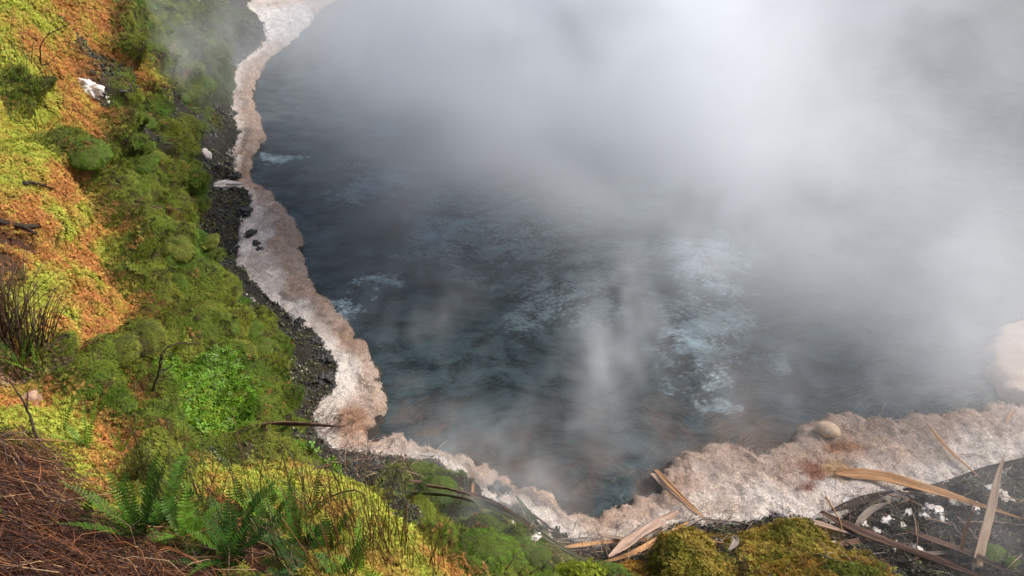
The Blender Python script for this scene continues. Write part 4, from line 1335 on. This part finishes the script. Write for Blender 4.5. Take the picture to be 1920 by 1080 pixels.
fern(640, 945, 3, .13, 'lime', 'small lime frond rising at the crest end of the lip', (1.1, 1.5), .012)
fern(505, 985, 7, .21, 'mid', 'mid green fern to the right of the second large fern', (.7, 1.4), .027)
fern(455, 985, 6, .22, 'mid', 'mid green fern behind the second large fern', (.8, 1.4), .027)
fern(350, 1010, 6, .20, 'mid', 'mid green fern between the two large ferns', (.6, 1.3), .027)
fern(575, 1078, 5, .24, 'dark', 'dark drooping fern at the bottom edge', (.2, .8), .023, azr=(1.6, 4.2), curl=1.3)
fern(400, 1088, 6, .22, 'mid', 'low fern crossing the bottom edge under the second large fern', (.4, 1.1), .022)
fern(560, 1030, 5, .22, 'dark', 'dark fern among the brown rush stems', (.8, 1.4), .027)
fern(640, 1085, 4, .18, 'mid', 'green fern below the lowest rush clump', (.6, 1.2), .027)
fern(372, 1050, 5, .2, 'dark', 'dark fern at the foot of the second large fern', (.5, 1.1), .02)
fern(45, 690, 6, .26, 'mid', 'green fern below the big dark rush clump', (.9, 1.45), .015)
fern(72, 700, 4, .20, 'lime', 'thin pale fern next to the sparse dark rushes', (1.0, 1.5), .012)
fern(480, 1030, 7, .22, 'lime', 'pale green fern squeezed between the second large fern and the brown rushes', (.8, 1.45), .024)
fern(615, 1035, 6, .20, 'mid', 'green fern half hidden in the brown rushes of the lip', (.8, 1.45), .022)
fern(535, 995, 6, .20, 'lime', 'lime fern in the middle of the lip behind the brown rushes', (.8, 1.45), .02)
fern(380, 960, 6, .2, 'lime', 'pale fern in the orange moss behind the two large ferns', (.8, 1.45), .02)
fern(670, 1075, 5, .2, 'lime', 'lime fern at the bottom edge under the dense rush clump', (.7, 1.3), .02)
fern(8, 705, 4, .26, 'mid', 'green fern at the edge under the big dark rush clump', (.8, 1.4), .016)
# ------------------------------------------------------------------ steam over the pool: density grid with its own banks, plumes and wisps
def px3(px, py, z): return tuple(float(a) for a in unproj(px, py, z))


BANKS = [  # centre, radii, density (soft, slow noise)
    ((6.3, 23.0, 1.6), (5.6, 5.2, 2.6), .56), (px3(1040, 85, 2.2), (1.9, 2.0, 1.5), 3.8), (px3(1900, 670, .7), (.8, .6, .45), 1.0), (px3(1350, 60, 1.2), (2.5, 3.0, 1.5), .3), ((10.5, 17.5, 1.6), (4.0, 5.5, 2.4), .14), (px3(1700, 330, 1.5), (2.6, 3.2, 1.8), .15),
    (px3(1700, 520, 1.0), (1.8, 1.4, .9), .24), (px3(760, 30, 1.0), (2.2, 2.6, 1.1), .09), (px3(610, 20, .8), (1.4, 2.0, 1.0), .10), (px3(1900, 560, 1.1), (1.2, 1.0, .8), .09), (px3(1440, 330, .9), (1.5, 1.8, .9), .24)]
WISPS = [  # thin plumes broken up by turbulence
    (px3(1085, 760, .30), (.34, .40, .5), .50), (px3(1115, 700, .40), (.32, .45, .55), .55), (px3(1150, 640, .5), (.34, .5, .55), .5), (px3(1190, 580, .65), (.38, .55, .6), .42), (px3(1235, 530, .8), (.44, .6, .65), .32), (px3(1290, 470, .95), (.6, .8, .7), .30), (px3(1350, 400, 1.0), (.7, .9, .8), .4),
    (px3(1100, 330, .5), (1.5, 1.2, .5), .34), (px3(860, 560, .3), (1.0, 1.2, .35), .30), (px3(950, 860, .3), (1.3, .5, .4), .42), (px3(640, 150, .6), (1.5, 2.0, .8), .12), (px3(880, 130, .7), (2.0, 1.8, .9), .12),
    (px3(860, 970, .95), (.9, .5, .4), .46), (px3(1920, 980, .8), (.7, .7, .6), .30), (px3(345, 95, 1.7), (1.1, 1.6, .8), .22), (px3(1500, 740, .5), (1.3, .4, .4), .2), (px3(1780, 720, .6), (1.0, .4, .4), .28)]
st_me = bpy.data.meshes.new('steam')
steam = add('steam', st_me)
mat_steam = bpy.data.materials.new('steam')
mat_steam.use_nodes = True
mt = mat_steam.node_tree
mt.nodes.remove(mt.nodes['Principled BSDF'])
pv = mt.nodes.new('ShaderNodeVolumePrincipled')
pv.inputs['Color'].default_value = (.88, .92, .96, 1)
pv.inputs['Density'].default_value = 1.0
pv.inputs['Anisotropy'].default_value = 0.0
mt.links.new(pv.outputs[0], mt.nodes['Material Output'].inputs['Volume'])
st_me.materials.append(mat_steam)
g = bpy.data.node_groups.new('steam_field', 'GeometryNodeTree')
g.interface.new_socket('Geometry', in_out='INPUT', socket_type='NodeSocketGeometry')
g.interface.new_socket('Geometry', in_out='OUTPUT', socket_type='NodeSocketGeometry')
q = NT(g)
go = g.nodes.new('NodeGroupOutput')
P = q.node('GeometryNodeInputPosition')


def lobe(c, r, a):
    v = q.v('DIVIDE', q.v('SUBTRACT', P, c), r)
    return q.m('MULTIPLY', q.m('EXPONENT', q.m('MULTIPLY', q.v('DOT_PRODUCT', v, v, 1), -1.0)), a)


def total(L):
    s_ = None
    for b in L:
        x = lobe(*b); s_ = x if s_ is None else q.m('ADD', s_, x)
    return s_


wv = q.v('SUBTRACT', q.noise(P, .55, 3, .5, out=1), (.5, .5, .5))
Pw_ = q.v('ADD', P, q.v('MULTIPLY', wv, (2.6, 2.6, 1.8)))
nA = q.noise(q.v('MULTIPLY', Pw_, (.45, .40, .75)), 1.0, 4, .55)
nB = q.noise(q.v('MULTIPLY', Pw_, (1.5, .8, 1.1)), 1.45, 8, .68)
bank = q.m('MULTIPLY', total(BANKS), q.rng(nA, .34, .66, .18, 1.7))
wisp = q.m('MULTIPLY', total(WISPS), q.rng(nB, .43, .68, .06, 2.5))
zc = q.node('ShaderNodeSeparateXYZ', {0: P}, 2)
low = q.m('MULTIPLY', q.rng(zc, .05, .55, 1.0, 0.0), q.m('MULTIPLY', q.rng(nB, .5, .74), .22))
sxy = q.node('ShaderNodeSeparateXYZ', {0: P}, 0)
syy = q.node('ShaderNodeSeparateXYZ', {0: P}, 1)
inside = q.rng(q.m('ADD', sxy, q.m('MULTIPLY', syy, .44)), .6, 1.8)     # the low film stays over the water
low = q.m('MULTIPLY', low, inside)
dens = q.m('ADD', q.m('ADD', bank, wisp), low)
dens = q.m('MULTIPLY', dens, q.rng(zc, 0.0, .12))
dens = q.m('MULTIPLY', dens, q.rng(zc, 4.2, 5.4, 1.0, 0.0))
dens = q.m('MAXIMUM', q.m('SUBTRACT', dens, .006), 0.0)
vc = q.node('GeometryNodeVolumeCube', {'Density': dens, 'Min': (-8.0, 3.0, 0.0), 'Max': (14.0, 31.0, 5.5), 'Resolution X': 270, 'Resolution Y': 330, 'Resolution Z': 64})
q.link(q.node('GeometryNodeSetMaterial', {'Geometry': vc, 'Material': mat_steam}), go.inputs[0])
md = steam.modifiers.new('steam_field', 'NODES')
md.node_group = g
tag(steam, 'billowing white and grey steam rising off the hot pool', 'steam', kind='stuff')
